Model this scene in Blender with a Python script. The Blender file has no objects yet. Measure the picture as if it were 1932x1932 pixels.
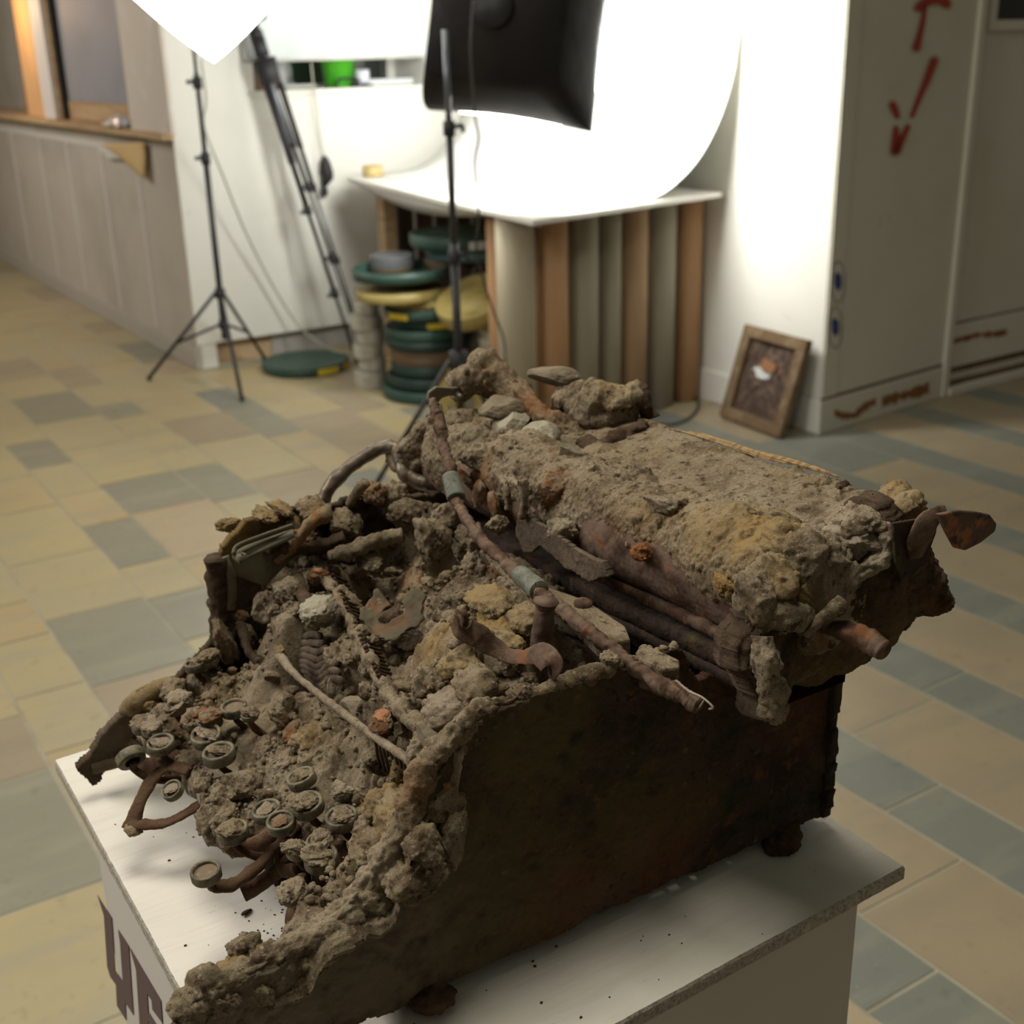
import bpy, math, random
import numpy as np
from mathutils import Matrix, Vector

# ------------------------------------------------------------------ camera, world, lights
scn = bpy.context.scene
COL = scn.collection
CAM_H = 1.3
FPX, CEN = 2325.0, 966.0
PITCH, ROLL, YAW = math.radians(20.5), math.radians(-1.5), math.radians(57.6)
VV = np.array([math.sin(YAW), math.cos(YAW), 0.0])        # world X seen in the camera's own ground frame
UU = np.array([-math.cos(YAW), math.sin(YAW), 0.0])       # world Y
_f = np.array([0, math.cos(PITCH), -math.sin(PITCH)]); _r = np.array([1.0, 0, 0]); _u = np.cross(_r, _f)
_R = math.cos(ROLL) * _r + math.sin(ROLL) * _u
_U = -math.sin(ROLL) * _r + math.cos(ROLL) * _u
M3 = np.array([VV, UU, [0, 0, 1.0]])
CR, CU, CF = M3 @ _R, M3 @ _U, M3 @ _f
CAMP = np.array([0, 0, CAM_H])

cam = bpy.data.cameras.new('camera'); camo = bpy.data.objects.new('camera', cam); COL.objects.link(camo)
camo.matrix_world = Matrix(((CR[0], CU[0], -CF[0], 0), (CR[1], CU[1], -CF[1], 0), (CR[2], CU[2], -CF[2], CAM_H), (0, 0, 0, 1)))
cam.sensor_width = 36.0; cam.lens = FPX / 1932 * 36.0
cam.clip_start = 0.02; cam.clip_end = 60
cam.dof.use_dof = True; cam.dof.focus_distance = 0.60; cam.dof.aperture_fstop = 13.5
scn.camera = camo

scn.view_settings.view_transform = 'Standard'; scn.view_settings.look = 'None'
scn.view_settings.gamma = 1; scn.view_settings.use_curve_mapping = False
scn.view_settings.exposure = 0.0

w = bpy.data.worlds.new('room_air'); scn.world = w; w.use_nodes = True
w.node_tree.nodes['Background'].inputs[0].default_value = (1.0, .93, .72, 1)
w.node_tree.nodes['Background'].inputs[1].default_value = 0.115

def area(name, loc, target, size, power, color, sy=None):
    l = bpy.data.lights.new(name, 'AREA'); l.energy = power; l.color = color; l.size = size
    if sy: l.shape = 'RECTANGLE'; l.size_y = sy
    o = bpy.data.objects.new(name, l); COL.objects.link(o); o.location = loc
    o.rotation_euler = (Vector(target) - Vector(loc)).to_track_quat('-Z', 'Y').to_euler(); return o
area('ceiling_lamp', (-1.5, 1.9, 2.7), (.5, .6, .7), 1.3, 62, (1, .95, .88))
area('ceiling_lamp', (.35, .75, 2.75), (.45, .45, .9), .7, 22, (1, .95, .80))
area('ceiling_lamp', (1.2, 3.4, 3.1), (1.6, 3.6, 0), 1.2, 20, (1, .93, .75), 1.2)
area('left_wall_fill', (-.6, 7.0, 2.6), (1.9, 7.2, .7), 1.2, 48, (1, .92, .84))  # added fill light, no lamp known there; brightens the left wall panels

# ------------------------------------------------------------------ pixel rays onto known planes
def ray(px, py):
    return (px - CEN) * CR - (py - CEN) * CU + FPX * CF
def _hit(px, py, ax, v):
    d = ray(px, py); return CAMP + d * ((v - CAMP[ax]) / d[ax])
def aX(px, py, v): return _hit(px, py, 0, v)
def aY(px, py, v): return _hit(px, py, 1, v)
def aZ(px, py, v=0.0): return _hit(px, py, 2, v)
TO = np.array([0.478, 0.416, 0.87]); TR = math.radians(-90.9)
TXV = np.array([math.cos(TR), math.sin(TR), 0]); TYV = np.array([-math.sin(TR), math.cos(TR), 0]); TZV = np.array([0, 0, 1.0])
TM = np.array([TXV, TYV, TZV])
def _th(px, py, ax, v):
    d = TM @ ray(px, py); c = TM @ (CAMP - TO); return c + d * ((v - c[ax]) / d[ax])
def tX(px, py, v): return _th(px, py, 0, v)
def tY(px, py, v): return _th(px, py, 1, v)
def tZ(px, py, v): return _th(px, py, 2, v)
def tP(px, py, z0, y0, s):          # onto the plane z = z0 + s*(y-y0) of the typewriter's own frame
    d = TM @ ray(px, py); c = TM @ (CAMP - TO)
    k = (z0 + s * (c[1] - y0) - c[2]) / (d[2] - s * d[1]); return c + d * k

# ------------------------------------------------------------------ noise
def _h(i, j, k, s):
    n = (i.astype(np.int64) * 73856093) ^ (j.astype(np.int64) * 19349663) ^ (k.astype(np.int64) * 83492791) ^ (s * 2654435761)
    n = (n ^ (n >> 13)) * 1274126177 & 0xffffffff
    n = (n ^ (n >> 16)) * 2246822519 & 0xffffffff
    return ((n ^ (n >> 13)) & 0xffffff) / float(0xffffff)
def vnoise(P, sc, seed=0):
    Q = P / sc; I = np.floor(Q); F = Q - I; F = F * F * F * (F * (F * 6 - 15) + 10)
    i, j, k = I.T; fx, fy, fz = F.T; r = 0
    for a in (0, 1):
        for b in (0, 1):
            for c in (0, 1):
                r = r + _h(i + a, j + b, k + c, seed) * (fx if a else 1 - fx) * (fy if b else 1 - fy) * (fz if c else 1 - fz)
    return r * 2 - 1
def fbm(P, sc, o=4, seed=0, g=.5):
    r = 0; a = 1.; t = 0
    for q in range(o):
        r = r + a * vnoise(P, sc, seed + q * 17); t += a; a *= g; sc *= .5
    return r / t
def worley(P, sc, seed=0):
    Q = P / sc; I = np.floor(Q); i, j, k = I.T; best = np.full(len(P), 9.)
    for a in (-1, 0, 1):
        for b in (-1, 0, 1):
            for c in (-1, 0, 1):
                ii, jj, kk = i + a, j + b, k + c
                d = (ii + _h(ii, jj, kk, seed) - Q[:, 0]) ** 2 + (jj + _h(ii, jj, kk, seed + 5) - Q[:, 1]) ** 2 + (kk + _h(ii, jj, kk, seed + 9) - Q[:, 2]) ** 2
                best = np.minimum(best, d)
    return np.sqrt(best)
def clods(P, sc, seed=0):
    return np.sqrt(np.clip(1 - (worley(P, sc, seed) / .75) ** 2, 0, 1))
def crumbs(P, sc, dens, seed=0):
    """separate rounded grains of uneven size, only in some cells; height in units of sc"""
    Q = P / sc; W = np.stack([vnoise(Q, .55, seed + 61), vnoise(Q, .55, seed + 62), vnoise(Q, .55, seed + 63)], 1); Q = Q + .09 * W
    I = np.floor(Q); i, j, k = I.T; best = np.zeros(len(P))
    for a in (-1, 0, 1):
        for b in (-1, 0, 1):
            for c in (-1, 0, 1):
                ii, jj, kk = i + a, j + b, k + c
                hx = _h(ii, jj, kk, seed); r = .18 + .42 * hx * ((_h(ii, jj, kk, seed + 3)) < dens)
                d = (ii + .2 + .6 * _h(ii, jj, kk, seed + 5) - Q[:, 0]) ** 2 + (jj + .2 + .6 * _h(ii, jj, kk, seed + 7) - Q[:, 1]) ** 2 + (kk + .2 + .6 * hx - Q[:, 2]) ** 2
                best = np.maximum(best, np.sqrt(np.clip(r * r - d, 0, None)) * (r > .2))
    return best
def crust(P, amp=1.0, seed=0):
    """soil crust relief in metres for amp 1: slow swell, gritty roughness, crumbs of several sizes"""
    m = np.clip(fbm(P, .03, 2, seed + 3) * 2 + .6, .15, 1)
    return amp * (.0052 * fbm(P, .034, 4, seed, .55) + .0013 * fbm(P, .009, 4, seed + 21, .55) + .0105 * crumbs(P, .017, .35, seed + 1) * m
                  + .0050 * crumbs(P, .0075, .4, seed + 2) * m + .0023 * crumbs(P, .0035, .5, seed + 4) + .0006 * fbm(P, .002, 2, seed + 6))

# ------------------------------------------------------------------ geometry collector
class G:
    def __init__(s): s.v = []; s.f = []; s.sm = []
    def add(s, vs, fs, smooth=False):
        b = len(s.v); s.v += [tuple(map(float, p)) for p in vs]; s.f += [tuple(b + i for i in f) for f in fs]; s.sm += [smooth] * len(fs); return s
    def hexa(s, p):
        return s.add(p, [(0, 3, 2, 1), (4, 5, 6, 7), (0, 1, 5, 4), (1, 2, 6, 5), (2, 3, 7, 6), (3, 0, 4, 7)])
    def box(s, x0, x1, y0, y1, z0, z1):
        return s.hexa([(x0, y0, z0), (x1, y0, z0), (x1, y1, z0), (x0, y1, z0), (x0, y0, z1), (x1, y0, z1), (x1, y1, z1), (x0, y1, z1)])
    def prism(s, pts, off):       # polygon (3D points) pushed along off
        n = len(pts); P = [np.array(p, float) for p in pts]; o = np.array(off, float)
        return s.add(P + [p + o for p in P], [tuple(range(n))[::-1], tuple(range(n, 2 * n))] + [(i, (i + 1) % n, n + (i + 1) % n, n + i) for i in range(n)])
    def lathe(s, prof, c=(0, 0, 0), n=32, M=None):
        vs = []
        for r, z in prof:
            for k in range(n):
                a = 2 * math.pi * k / n; vs.append(np.array([r * math.cos(a), r * math.sin(a), z]))
        if M is not None: vs = [np.array(M) @ q for q in vs]
        vs = [q + np.array(c) for q in vs]
        fs = [(i * n + k, i * n + (k + 1) % n, (i + 1) * n + (k + 1) % n, (i + 1) * n + k) for i in range(len(prof) - 1) for k in range(n)]
        return s.add(vs, fs, True)
    def tube(s, path, r, n=12, sub=1, flat=1.0, up=None, amp=0, seed=0, caps=True, sc=.006):
        P = np.array(path, float)
        R = np.array(r if hasattr(r, '__len__') else [r] * len(P), float)
        if sub > 1:               # Catmull-Rom
            Q = np.vstack([2 * P[0] - P[1], P, 2 * P[-1] - P[-2]]); o = []; ro = []
            for i in range(len(P) - 1):
                for k in range(sub):
                    t = k / sub; a, b, c, d = Q[i:i + 4]
                    o.append(.5 * (2 * b + (c - a) * t + (2 * a - 5 * b + 4 * c - d) * t * t + (3 * b - a - 3 * c + d) * t ** 3)); ro.append(R[i] * (1 - t) + R[i + 1] * t)
            o.append(P[-1]); ro.append(R[-1]); P = np.array(o); R = np.array(ro)
        T = np.gradient(P, axis=0); T /= np.linalg.norm(T, axis=1)[:, None]
        u = np.array(up if up is not None else ([0, 0, 1.] if abs(T[0][2]) < .9 else [1., 0, 0]))
        vs = []
        for p, t, rr in zip(P, T, R):
            a = np.cross(u, t); a /= np.linalg.norm(a) + 1e-9; b = np.cross(t, a)
            if up is None: u = b
            for k in range(n):
                th = 2 * math.pi * k / n; vs.append(p + rr * (math.cos(th) * a + flat * math.sin(th) * b))
        V = np.array(vs)
        if amp:
            C = np.repeat(P, n, axis=0); D = V - C; D /= np.linalg.norm(D, axis=1)[:, None] + 1e-9
            V = V + D * (amp * (1.1 * fbm(V, sc, 4, seed, .6) + .8 * crumbs(V, sc * .8, .45, seed + 1)))[:, None]
        m = len(P)
        fs = [(i * n + k, i * n + (k + 1) % n, (i + 1) * n + (k + 1) % n, (i + 1) * n + k) for i in range(m - 1) for k in range(n)]
        if caps: fs += [tuple(range(n))[::-1], tuple((m - 1) * n + k for k in range(n))]
        return s.add(V, fs, True)
    def rod(s, a, b, r, n=12, r2=None):
        return s.tube([a, b], [r, r2 if r2 is not None else r], n)

TAU = 2 * math.pi
XF = {}                            # thing name -> world matrix its children are authored in
def mesh(name, V, F, smooth=None):
    me = bpy.data.meshes.new(name); V = np.asarray(V, dtype=np.float32)
    if isinstance(F, np.ndarray):
        me.vertices.add(len(V)); me.vertices.foreach_set('co', V.ravel())
        me.loops.add(F.size); me.loops.foreach_set('vertex_index', F.ravel().astype(np.int32))
        me.polygons.add(len(F)); me.polygons.foreach_set('loop_start', np.arange(0, F.size, F.shape[1], dtype=np.int32))
        me.polygons.foreach_set('use_smooth', np.ones(len(F), dtype=bool)); me.update(calc_edges=True)
    else:
        me.from_pydata([tuple(v) for v in V.tolist()], [], F)
        if smooth: me.polygons.foreach_set('use_smooth', smooth)
    return me
def tag(o, label=None, cat=None, group=None, kind=None):
    if label: o['label'] = label
    if cat: o['category'] = cat
    if group: o['group'] = group
    if kind: o['kind'] = kind
    return o
def thing(name, label, cat, loc=(0, 0, 0), rz=0, group=None):
    o = bpy.data.objects.new(name, None); COL.objects.link(o); o.empty_display_size = .05
    o.location = loc; o.rotation_euler = (0, 0, rz); tag(o, label, cat, group)
    o['_w'] = 1; XF[o.name] = (np.array(loc, float), rz); return o
def obj(name, g, mat, parent=None, local=False, bev=0, org=None):
    """one mesh object; vertices are authored in world space unless local, and moved to the parent's frame"""
    V = np.array(g.v) if isinstance(g, G) else g[0]
    pl = None
    if parent is not None:
        p = parent
        while p.parent: p = p.parent
        if not local and p.name in XF:
            loc, rz = XF[p.name]; c, s_ = math.cos(-rz), math.sin(-rz)
            V = (V - loc) @ np.array([[c, -s_, 0], [s_, c, 0], [0, 0, 1]]).T
    elif org is not None: V = V - np.array(org)
    if isinstance(g, G): me = mesh(name, V, g.f, g.sm)
    else: me = mesh(name, V, g[1])
    if mat: me.materials.append(mat)
    o = bpy.data.objects.new(name, me); COL.objects.link(o)
    if parent is not None: o.parent = parent
    elif org is not None: o.location = org
    if bev:
        b = o.modifiers.new('edge', 'BEVEL'); b.width = bev; b.segments = 2; b.limit_method = 'ANGLE'
    return o
def struct(name, g, mat, bev=0):
    o = obj(name, g, mat, bev=bev); o['kind'] = 'structure'; return o
def dup(o, parent=None):
    c = o.copy(); COL.objects.link(c); c.parent = parent
    for ch in list(o.children): dup(ch, c)
    return c

# ------------------------------------------------------------------ materials
def mat(name, color, rough=.7, metal=0, noise=None, bump=None, spec=.4, emit=None, coord='Object', speck=None, alpha=None, trans=0):
    """noise: list of (scale, colour, lo, hi, detail) layers mixed over the base; bump: list of (scale, strength, distance)"""
    m = bpy.data.materials.new(name); m.use_nodes = True; nt = m.node_tree; N = nt.nodes; L = nt.links
    b = N['Principled BSDF']; b.inputs['Roughness'].default_value = rough; b.inputs['Metallic'].default_value = metal
    b.inputs['Specular IOR Level'].default_value = spec
    b.inputs['Base Color'].default_value = (*color, 1)
    if trans: b.inputs['Transmission Weight'].default_value = trans
    if emit: b.inputs['Emission Color'].default_value = (*emit[0], 1); b.inputs['Emission Strength'].default_value = emit[1]
    if alpha is not None: b.inputs['Alpha'].default_value = alpha
    tc = N.new('ShaderNodeTexCoord'); src = tc.outputs[coord] if coord != 'World' else N.new('ShaderNodeNewGeometry').outputs['Position']
    cur = None
    for (sc, col, lo, hi, det) in (noise or []):
        v = src
        if isinstance(sc, tuple):
            mp = N.new('ShaderNodeMapping'); mp.inputs['Scale'].default_value = sc; L.new(src, mp.inputs[0]); v = mp.outputs[0]; s1 = 1
        else: s1 = sc
        n = N.new('ShaderNodeTexNoise'); n.inputs['Scale'].default_value = s1; n.inputs['Detail'].default_value = det; n.inputs['Roughness'].default_value = .6
        L.new(v, n.inputs['Vector'])
        r = N.new('ShaderNodeMapRange'); r.inputs[1].default_value = lo; r.inputs[2].default_value = hi; L.new(n.outputs[0], r.inputs[0])
        mx = N.new('ShaderNodeMix'); mx.data_type = 'RGBA'; L.new(r.outputs[0], mx.inputs[0])
        if cur is None: mx.inputs[6].default_value = (*color, 1)
        else: L.new(cur, mx.inputs[6])
        mx.inputs[7].default_value = (*col, 1); cur = mx.outputs[2]
    if cur is not None: L.new(cur, b.inputs['Base Color'])
    prev = None
    for (sc, st, di) in (bump or []):
        v = src
        if isinstance(sc, tuple):
            mp = N.new('ShaderNodeMapping'); mp.inputs['Scale'].default_value = sc; L.new(src, mp.inputs[0]); v = mp.outputs[0]; sc = 1
        n = N.new('ShaderNodeTexNoise'); n.inputs['Scale'].default_value = sc; n.inputs['Detail'].default_value = 5; n.inputs['Roughness'].default_value = .65
        L.new(v, n.inputs['Vector'])
        bp = N.new('ShaderNodeBump'); bp.inputs['Strength'].default_value = st; bp.inputs['Distance'].default_value = di
        L.new(n.outputs[0], bp.inputs['Height'])
        if prev: L.new(prev, bp.inputs['Normal'])
        prev = bp.outputs[0]
    if prev: L.new(prev, b.inputs['Normal'])
    return m
def tint_mat(m, cols):
    """lay python-painted stain masks (colour attribute R,G,B) over the base colour: real deposits on the thing"""
    nt = m.node_tree; N = nt.nodes; L = nt.links; b = N['Principled BSDF']
    at = N.new('ShaderNodeAttribute'); at.attribute_name = 'stain'; sp = N.new('ShaderNodeSeparateColor'); L.new(at.outputs['Color'], sp.inputs[0])
    cur = b.inputs['Base Color'].links[0].from_socket
    for k, c in enumerate(cols):
        mx = N.new('ShaderNodeMix'); mx.data_type = 'RGBA'; L.new(sp.outputs[k], mx.inputs[0]); L.new(cur, mx.inputs[6]); mx.inputs[7].default_value = (*c, 1); cur = mx.outputs[2]
    L.new(cur, b.inputs['Base Color'])
def paint(o, cols):
    a = o.data.color_attributes.new('stain', 'FLOAT_COLOR', 'POINT')
    c = np.ones((len(o.data.vertices), 4), dtype=np.float32); c[:, :3] = np.clip(cols, 0, 1); a.data.foreach_set('color', c.ravel())

FB = [(330, .75, .0016), (1300, .8, .0008)]
SOIL = mat('dried_soil', (.215, .168, .108), .95, noise=[(28, (.29, .238, .165), .45, .62, 5), (50, (.115, .082, .05), .5, .64, 5), (14, (.20, .145, .078), .5, .7, 4), (420, (.31, .26, .19), .58, .70, 3), (170, (.06, .04, .025), .56, .66, 5), (900, (.07, .05, .03), .60, .68, 2), (40, (.16, .085, .04), .64, .74, 4)], bump=FB, spec=.15)  # soil tones; the dark flecks also put crevice shade into the colour
tint_mat(SOIL, [(.27, .18, .07), (.20, .085, .033), (.34, .28, .21)])
SOILD = mat('dark_soil', (.075, .05, .032), .95, noise=[(40, (.13, .09, .055), .5, .65, 5), (90, (.035, .022, .014), .5, .65, 4), (25, (.11, .05, .02), .6, .7, 4)], bump=FB, spec=.15)
tint_mat(SOILD, [(.20, .13, .05), (.22, .075, .02), (.2, .16, .12)])
RUST = mat('rusted_steel', (.056, .034, .023), .8, noise=[(30, (.022, .016, .011), .45, .6, 5), (18, (.08, .064, .022), .55, .68, 5), (70, (.12, .05, .02), .58, .7, 5), (12, (.09, .065, .045), .62, .75, 4), (110, (.14, .11, .06), .64, .74, 4), (200, (.02, .014, .01), .58, .66, 4)], bump=[(120, .8, .003), (500, .8, .0012)], spec=.25)
tint_mat(RUST, [(.10, .08, .025), (.16, .05, .015), (.2, .155, .105)])
RUSTL = mat('scaled_iron', (.13, .085, .06), .85, noise=[(60, (.06, .032, .02), .45, .6, 5), (90, (.2, .13, .08), .55, .7, 4), (45, (.2, .075, .025), .6, .72, 4)], bump=[(400, .5, .001), (1500, .4, .0004)], spec=.2)
PLATE = mat('dusty_plate', (.13, .115, .075), .7, metal=.15, noise=[(40, (.085, .075, .045), .45, .6, 4), (70, (.10, .05, .025), .62, .72, 4), (20, (.17, .14, .095), .55, .7, 4)], bump=[(500, .25, .0005)])
RIM = mat('tarnished_nickel', (.165, .145, .092), .7, metal=.1, noise=[(150, (.07, .064, .042), .45, .6, 4), (220, (.22, .18, .12), .55, .68, 4)], bump=[(900, .3, .0005)])
KEYD = mat('key_face_dirt', (.16, .115, .07), .85, noise=[(300, (.21, .16, .11), .5, .65, 4), (200, (.2, .09, .04), .6, .7, 3)], bump=[(1500, .3, .0004)])
STONE = mat('pale_stone', (.30, .27, .20), .9, noise=[(60, (.22, .19, .135), .45, .62, 4), (300, (.38, .345, .26), .6, .72, 3)], bump=[(600, .5, .0008), (2500, .4, .0003)], spec=.2)
STONED = mat('grey_brown_stone', (.19, .155, .105), .9, noise=[(50, (.13, .10, .065), .45, .62, 4), (300, (.25, .21, .15), .6, .72, 3)], bump=[(600, .5, .0008), (2500, .4, .0003)], spec=.2)
BRICKM = mat('brick_fragment', (.31, .15, .075), .9, noise=[(200, (.26, .10, .04), .45, .65, 4), (80, (.3, .21, .13), .55, .7, 3)], bump=[(900, .4, .0006)], spec=.2)
CLAY = mat('ochre_clay', (.27, .18, .075), .95, noise=[(60, (.2, .13, .06), .45, .65, 4), (250, (.34, .25, .13), .6, .75, 3)], bump=FB, spec=.15)
RUBBER = mat('perished_rubber', (.16, .165, .13), .8, noise=[(120, (.10, .10, .075), .45, .6, 4), (500, (.05, .045, .03), .62, .68, 2)], bump=[(1200, .3, .0006)])
GLASSY = mat('slag_glass', (.34, .30, .25), .35, noise=[(200, (.25, .2, .15), .5, .65, 3)], bump=[(500, .5, .001)])
STRAW = mat('frayed_wood', (.30, .20, .09), .9, noise=[((300, 20, 300), (.17, .10, .045), .45, .6, 3)], bump=[((900, 40, 900), .6, .001)])
PED = mat('whitewashed_plywood', (.66, .62, .56), .75, coord='Object', noise=[((14, 170, 40), (.62, .58, .51), .5, .62, 4), ((30, 420, 60), (.42, .36, .27), .70, .76, 3), (380, (.33, .27, .2), .76, .79, 2), (4, (.6, .59, .50), .5, .7, 2)], bump=[((30, 500, 60), .35, .0006)], spec=.3)
PEDE = mat('plywood_edge', (.42, .39, .33), .9, noise=[(500, (.28, .24, .19), .5, .6, 4), (260, (.52, .49, .43), .55, .65, 3)], bump=[(700, .8, .0015)])
PEDB = mat('painted_box', (.56, .53, .50), .6, noise=[(5, (.53, .50, .46), .45, .6, 2)], bump=[(200, .1, .0004)], spec=.3)
INK = mat('purple_brown_paint', (.085, .05, .058), .6)
# ------------------------------------------------------------------ room shell
WHITEW = mat('white_wall_paint', (.74, .73, .67), .7, coord='World', noise=[(1.5, (.70, .69, .62), .45, .65, 3), (12, (.66, .64, .57), .66, .75, 3)], bump=[(60, .08, .002)], spec=.3)
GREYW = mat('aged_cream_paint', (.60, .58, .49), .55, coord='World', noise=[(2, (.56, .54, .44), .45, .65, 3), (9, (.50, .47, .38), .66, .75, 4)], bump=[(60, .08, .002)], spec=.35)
PANEL = mat('beige_panel', (.50, .455, .395), .65, coord='World', noise=[(2, (.43, .395, .34), .45, .65, 3)])
BATTEN = mat('pale_joint_strip', (.62, .60, .56), .6)
FRAMEC = mat('warm_plaster', (.62, .56, .49), .7, coord='World', noise=[(6, (.68, .64, .6), .55, .68, 3)])
OAK = mat('sawn_timber', (.50, .36, .21), .65, coord='World', noise=[((3, 1, 25), (.40, .26, .14), .45, .6, 4), ((40, 4, 90), (.33, .2, .1), .58, .7, 3)], bump=[((30, 5, 90), .2, .002)])
DKWOOD = mat('dark_timber', (.14, .08, .04), .7, coord='World', noise=[((40, 40, 3), (.08, .045, .02), .45, .6, 4)])
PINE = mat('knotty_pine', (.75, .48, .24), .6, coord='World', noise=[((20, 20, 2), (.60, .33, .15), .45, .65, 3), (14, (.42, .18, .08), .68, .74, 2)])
CHIP = mat('bare_brown_underlayer', (.24, .105, .035), .9, coord='World', noise=[(30, (.17, .07, .02), .45, .6, 3)])
GROUT = mat('lime_grout', (.41, .38, .285), .9, coord='World', noise=[(8, (.33, .3, .22), .45, .65, 3)])
DARK = mat('dark_void', (.02, .018, .015), .9)
SCREEN = mat('grey_board', (.30, .295, .32), .6, coord='World', noise=[(3, (.28, .275, .295), .45, .6, 2)])

def tilemat(n, c1, c2, c3):
    return mat(n, c1, .42, coord='World', noise=[(3.2, c2, .42, .62, 5), ((2, 9, 2), c3, .5, .68, 5), (22, tuple(.8 * x for x in c1), .60, .74, 4), ((60, 60, 60), c3, .66, .74, 2)], bump=[(12, .12, .004), (90, .1, .001)], spec=.42)
TM_ = {
 'sand': tilemat('sandstone', (.39, .335, .20), (.42, .345, .185), (.36, .315, .205)),
 'ochre': tilemat('ochre_sandstone', (.41, .32, .17), (.42, .35, .21), (.36, .30, .2)),
 'pink': tilemat('pink_sandstone', (.40, .30, .20), (.41, .34, .22), (.38, .32, .21)),
 'brown': tilemat('brown_sandstone', (.32, .26, .175), (.35, .285, .18), (.29, .245, .17)),
 'grey': tilemat('grey_limestone', (.255, .24, .175), (.235, .225, .17), (.30, .28, .2)),
 'blue': tilemat('blue_grey_slate', (.205, .21, .175), (.185, .19, .165), (.26, .255, .2)),
}
struct('ground_slab', G().box(-3, 7, -2.5, 12, -.12, -.0022), GROUT)['label'] = 'pale grout bed between the floor stones'
bpy.data.objects['ground_slab'].name = 'floor'
floor = bpy.data.objects['floor']
def proj(P):
    d = P - CAMP; z = d @ CF; return CEN + FPX * (d @ CR) / z, CEN - FPX * (d @ CU) / z, z
unit = {}
for k, m in TM_.items():
    g = G().box(-.5, .5, -.5, .5, -1, 0); me = mesh('stone_tile', g.v, g.f); me.materials.append(m); unit[k] = me
rnd = random.Random(7)
force = [(aZ(*p)[:2], c) for p, c in [((310, 955), 'grey'), ((415, 915), 'grey'), ((220, 1005), 'grey'), ((350, 1010), 'pink'), ((200, 1215), 'grey'), ((300, 1240), 'grey'), ((380, 1190), 'grey'), ((85, 755), 'grey'),
    ((242, 783), 'grey'), ((70, 860), 'grey'), ((430, 742), 'blue'), ((1560, 880), 'blue'), ((1700, 930), 'blue'), ((1880, 1000), 'blue'), ((1840, 1130), 'blue'), ((1900, 1165), 'blue'),
    ((1640, 1440), 'blue'), ((1720, 1480), 'blue'), ((1840, 1540), 'blue'), ((1900, 1600), 'blue'), ((1750, 1290), 'blue'), ((1880, 1350), 'blue'), ((1700, 1830), 'blue'), ((1800, 1900), 'blue'), ((1690, 1780), 'blue'),
    ((60, 1620), 'grey'), ((100, 1700), 'grey'), ((80, 1800), 'sand'), ((1350, 810), 'blue'), ((1400, 850), 'blue')]]
cours = []; x = .505 - .405 * 8; k = 0
while x < 6.5:
    wd = .25 if k % 2 == 0 else .155
    cours.append((x, x + wd)); x += wd; k += 1
vis, rest = [], {c: G() for c in TM_}
for ci, (x0, x1) in enumerate(cours):
    nar = (x1 - x0) < .2
    y = -2.0 + rnd.random() * .3
    if abs(x0 - .505) < .01: y = -2.0 - .03
    while y < 10.5:
        ln = rnd.uniform(.24, .46) if not nar else rnd.uniform(.2, .42)
        if x0 > 1.25: ln *= 1.35
        if abs(x0 - .505) < .01 and 2.0 < y < 3.2: ln = .42
        y0, y1 = y, y + ln; y = y1
        xc, yc = (x0 + x1) / 2, (y0 + y1) / 2
        if yc > 5.32 and xc > 1.75: continue
        if xc > 3.2 and yc > 3.3: continue
        c = None
        for p, cc in force:
            if x0 <= p[0] < x1 and y0 <= p[1] < y1: c = cc
        if c is None:
            q = rnd.random()
            if x0 > 1.25 and yc < 3.7 + (.0 if x0 < 3 else 1):
                t = (x0 - 1.5)
                c = ('blue' if q < .84 else 'brown') if nar else ('brown' if q < .86 else ('sand' if q < .94 else 'blue'))
                if yc > 3.2 and q > .4 and not nar: c = 'sand'
            else:
                c = 'sand' if q < .5 else 'ochre' if q < .77 else 'brown' if q < .87 else 'pink' if q < .93 else 'grey'
        px, py, z = proj(np.array([xc, yc, 0.]))
        j = .0035
        b = (x0 + j, x1 - j, y0 + j, y1 - j, -.001 * rnd.random())
        if z > .3 and -120 < px < 2050 and 380 < py < 2250: vis.append((z, b, c))
        else: rest[c].box(b[0], b[1], b[2], b[3], -.02, b[4])
vis.sort(key=lambda t: t[0])
for z, b, c in vis[:300]:
    o = bpy.data.objects.new('stone_tile', unit[c]); COL.objects.link(o); o.parent = floor
    o.location = ((b[0] + b[1]) / 2, (b[2] + b[3]) / 2, b[4]); o.scale = (b[1] - b[0], b[3] - b[2], .02)
for z, b, c in vis[300:]: rest[c].box(b[0], b[1], b[2], b[3], -.02, b[4])
for c, g in rest.items():
    if g.v: obj('distant_tiles', g, TM_[c], floor)['kind'] = 'stuff'
print('tiles in view', len(vis))

# back wall with the window opening, hung clear of a recessed toe space
YB = 5.3; XL = 1.73; XC = 3.17
g = G().box(XL, 2.11, YB, YB + .45, .11, 2.9); g.box(2.11, 2.95, YB, YB + .45, .11, 1.15); g.box(2.95, 3.45, YB, YB + .45, .11, 2.9); g.box(2.11, 2.95, YB, YB + .45, 2.1, 2.9)
wb = struct('wall_back', g, WHITEW)
obj('seam_strip', G().box(2.2, 2.204, YB - .002, YB, .11, 1.13).box(2.36, 2.363, YB - .002, YB, .11, 1.1), BATTEN, wb)
g = G().box(XL + .02, XL + .09, YB + .01, YB + .4, -.005, .11); struct('trim_1', g, WHITEW)['label'] = 'white corner post under the wall panel'
g = G().box(XL + .09, 2.1, YB + .06, YB + .12, -.005, .11); struct('trim_2', g, OAK)['label'] = 'brown bare board behind the toe space'
g = G().box(2.1, 3.4, YB + .05, YB + .1, -.005, .11); struct('trim_3', g, mat('grey_plinth', (.36, .34, .31), .7))['label'] = 'grey plinth under the white wall'
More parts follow.
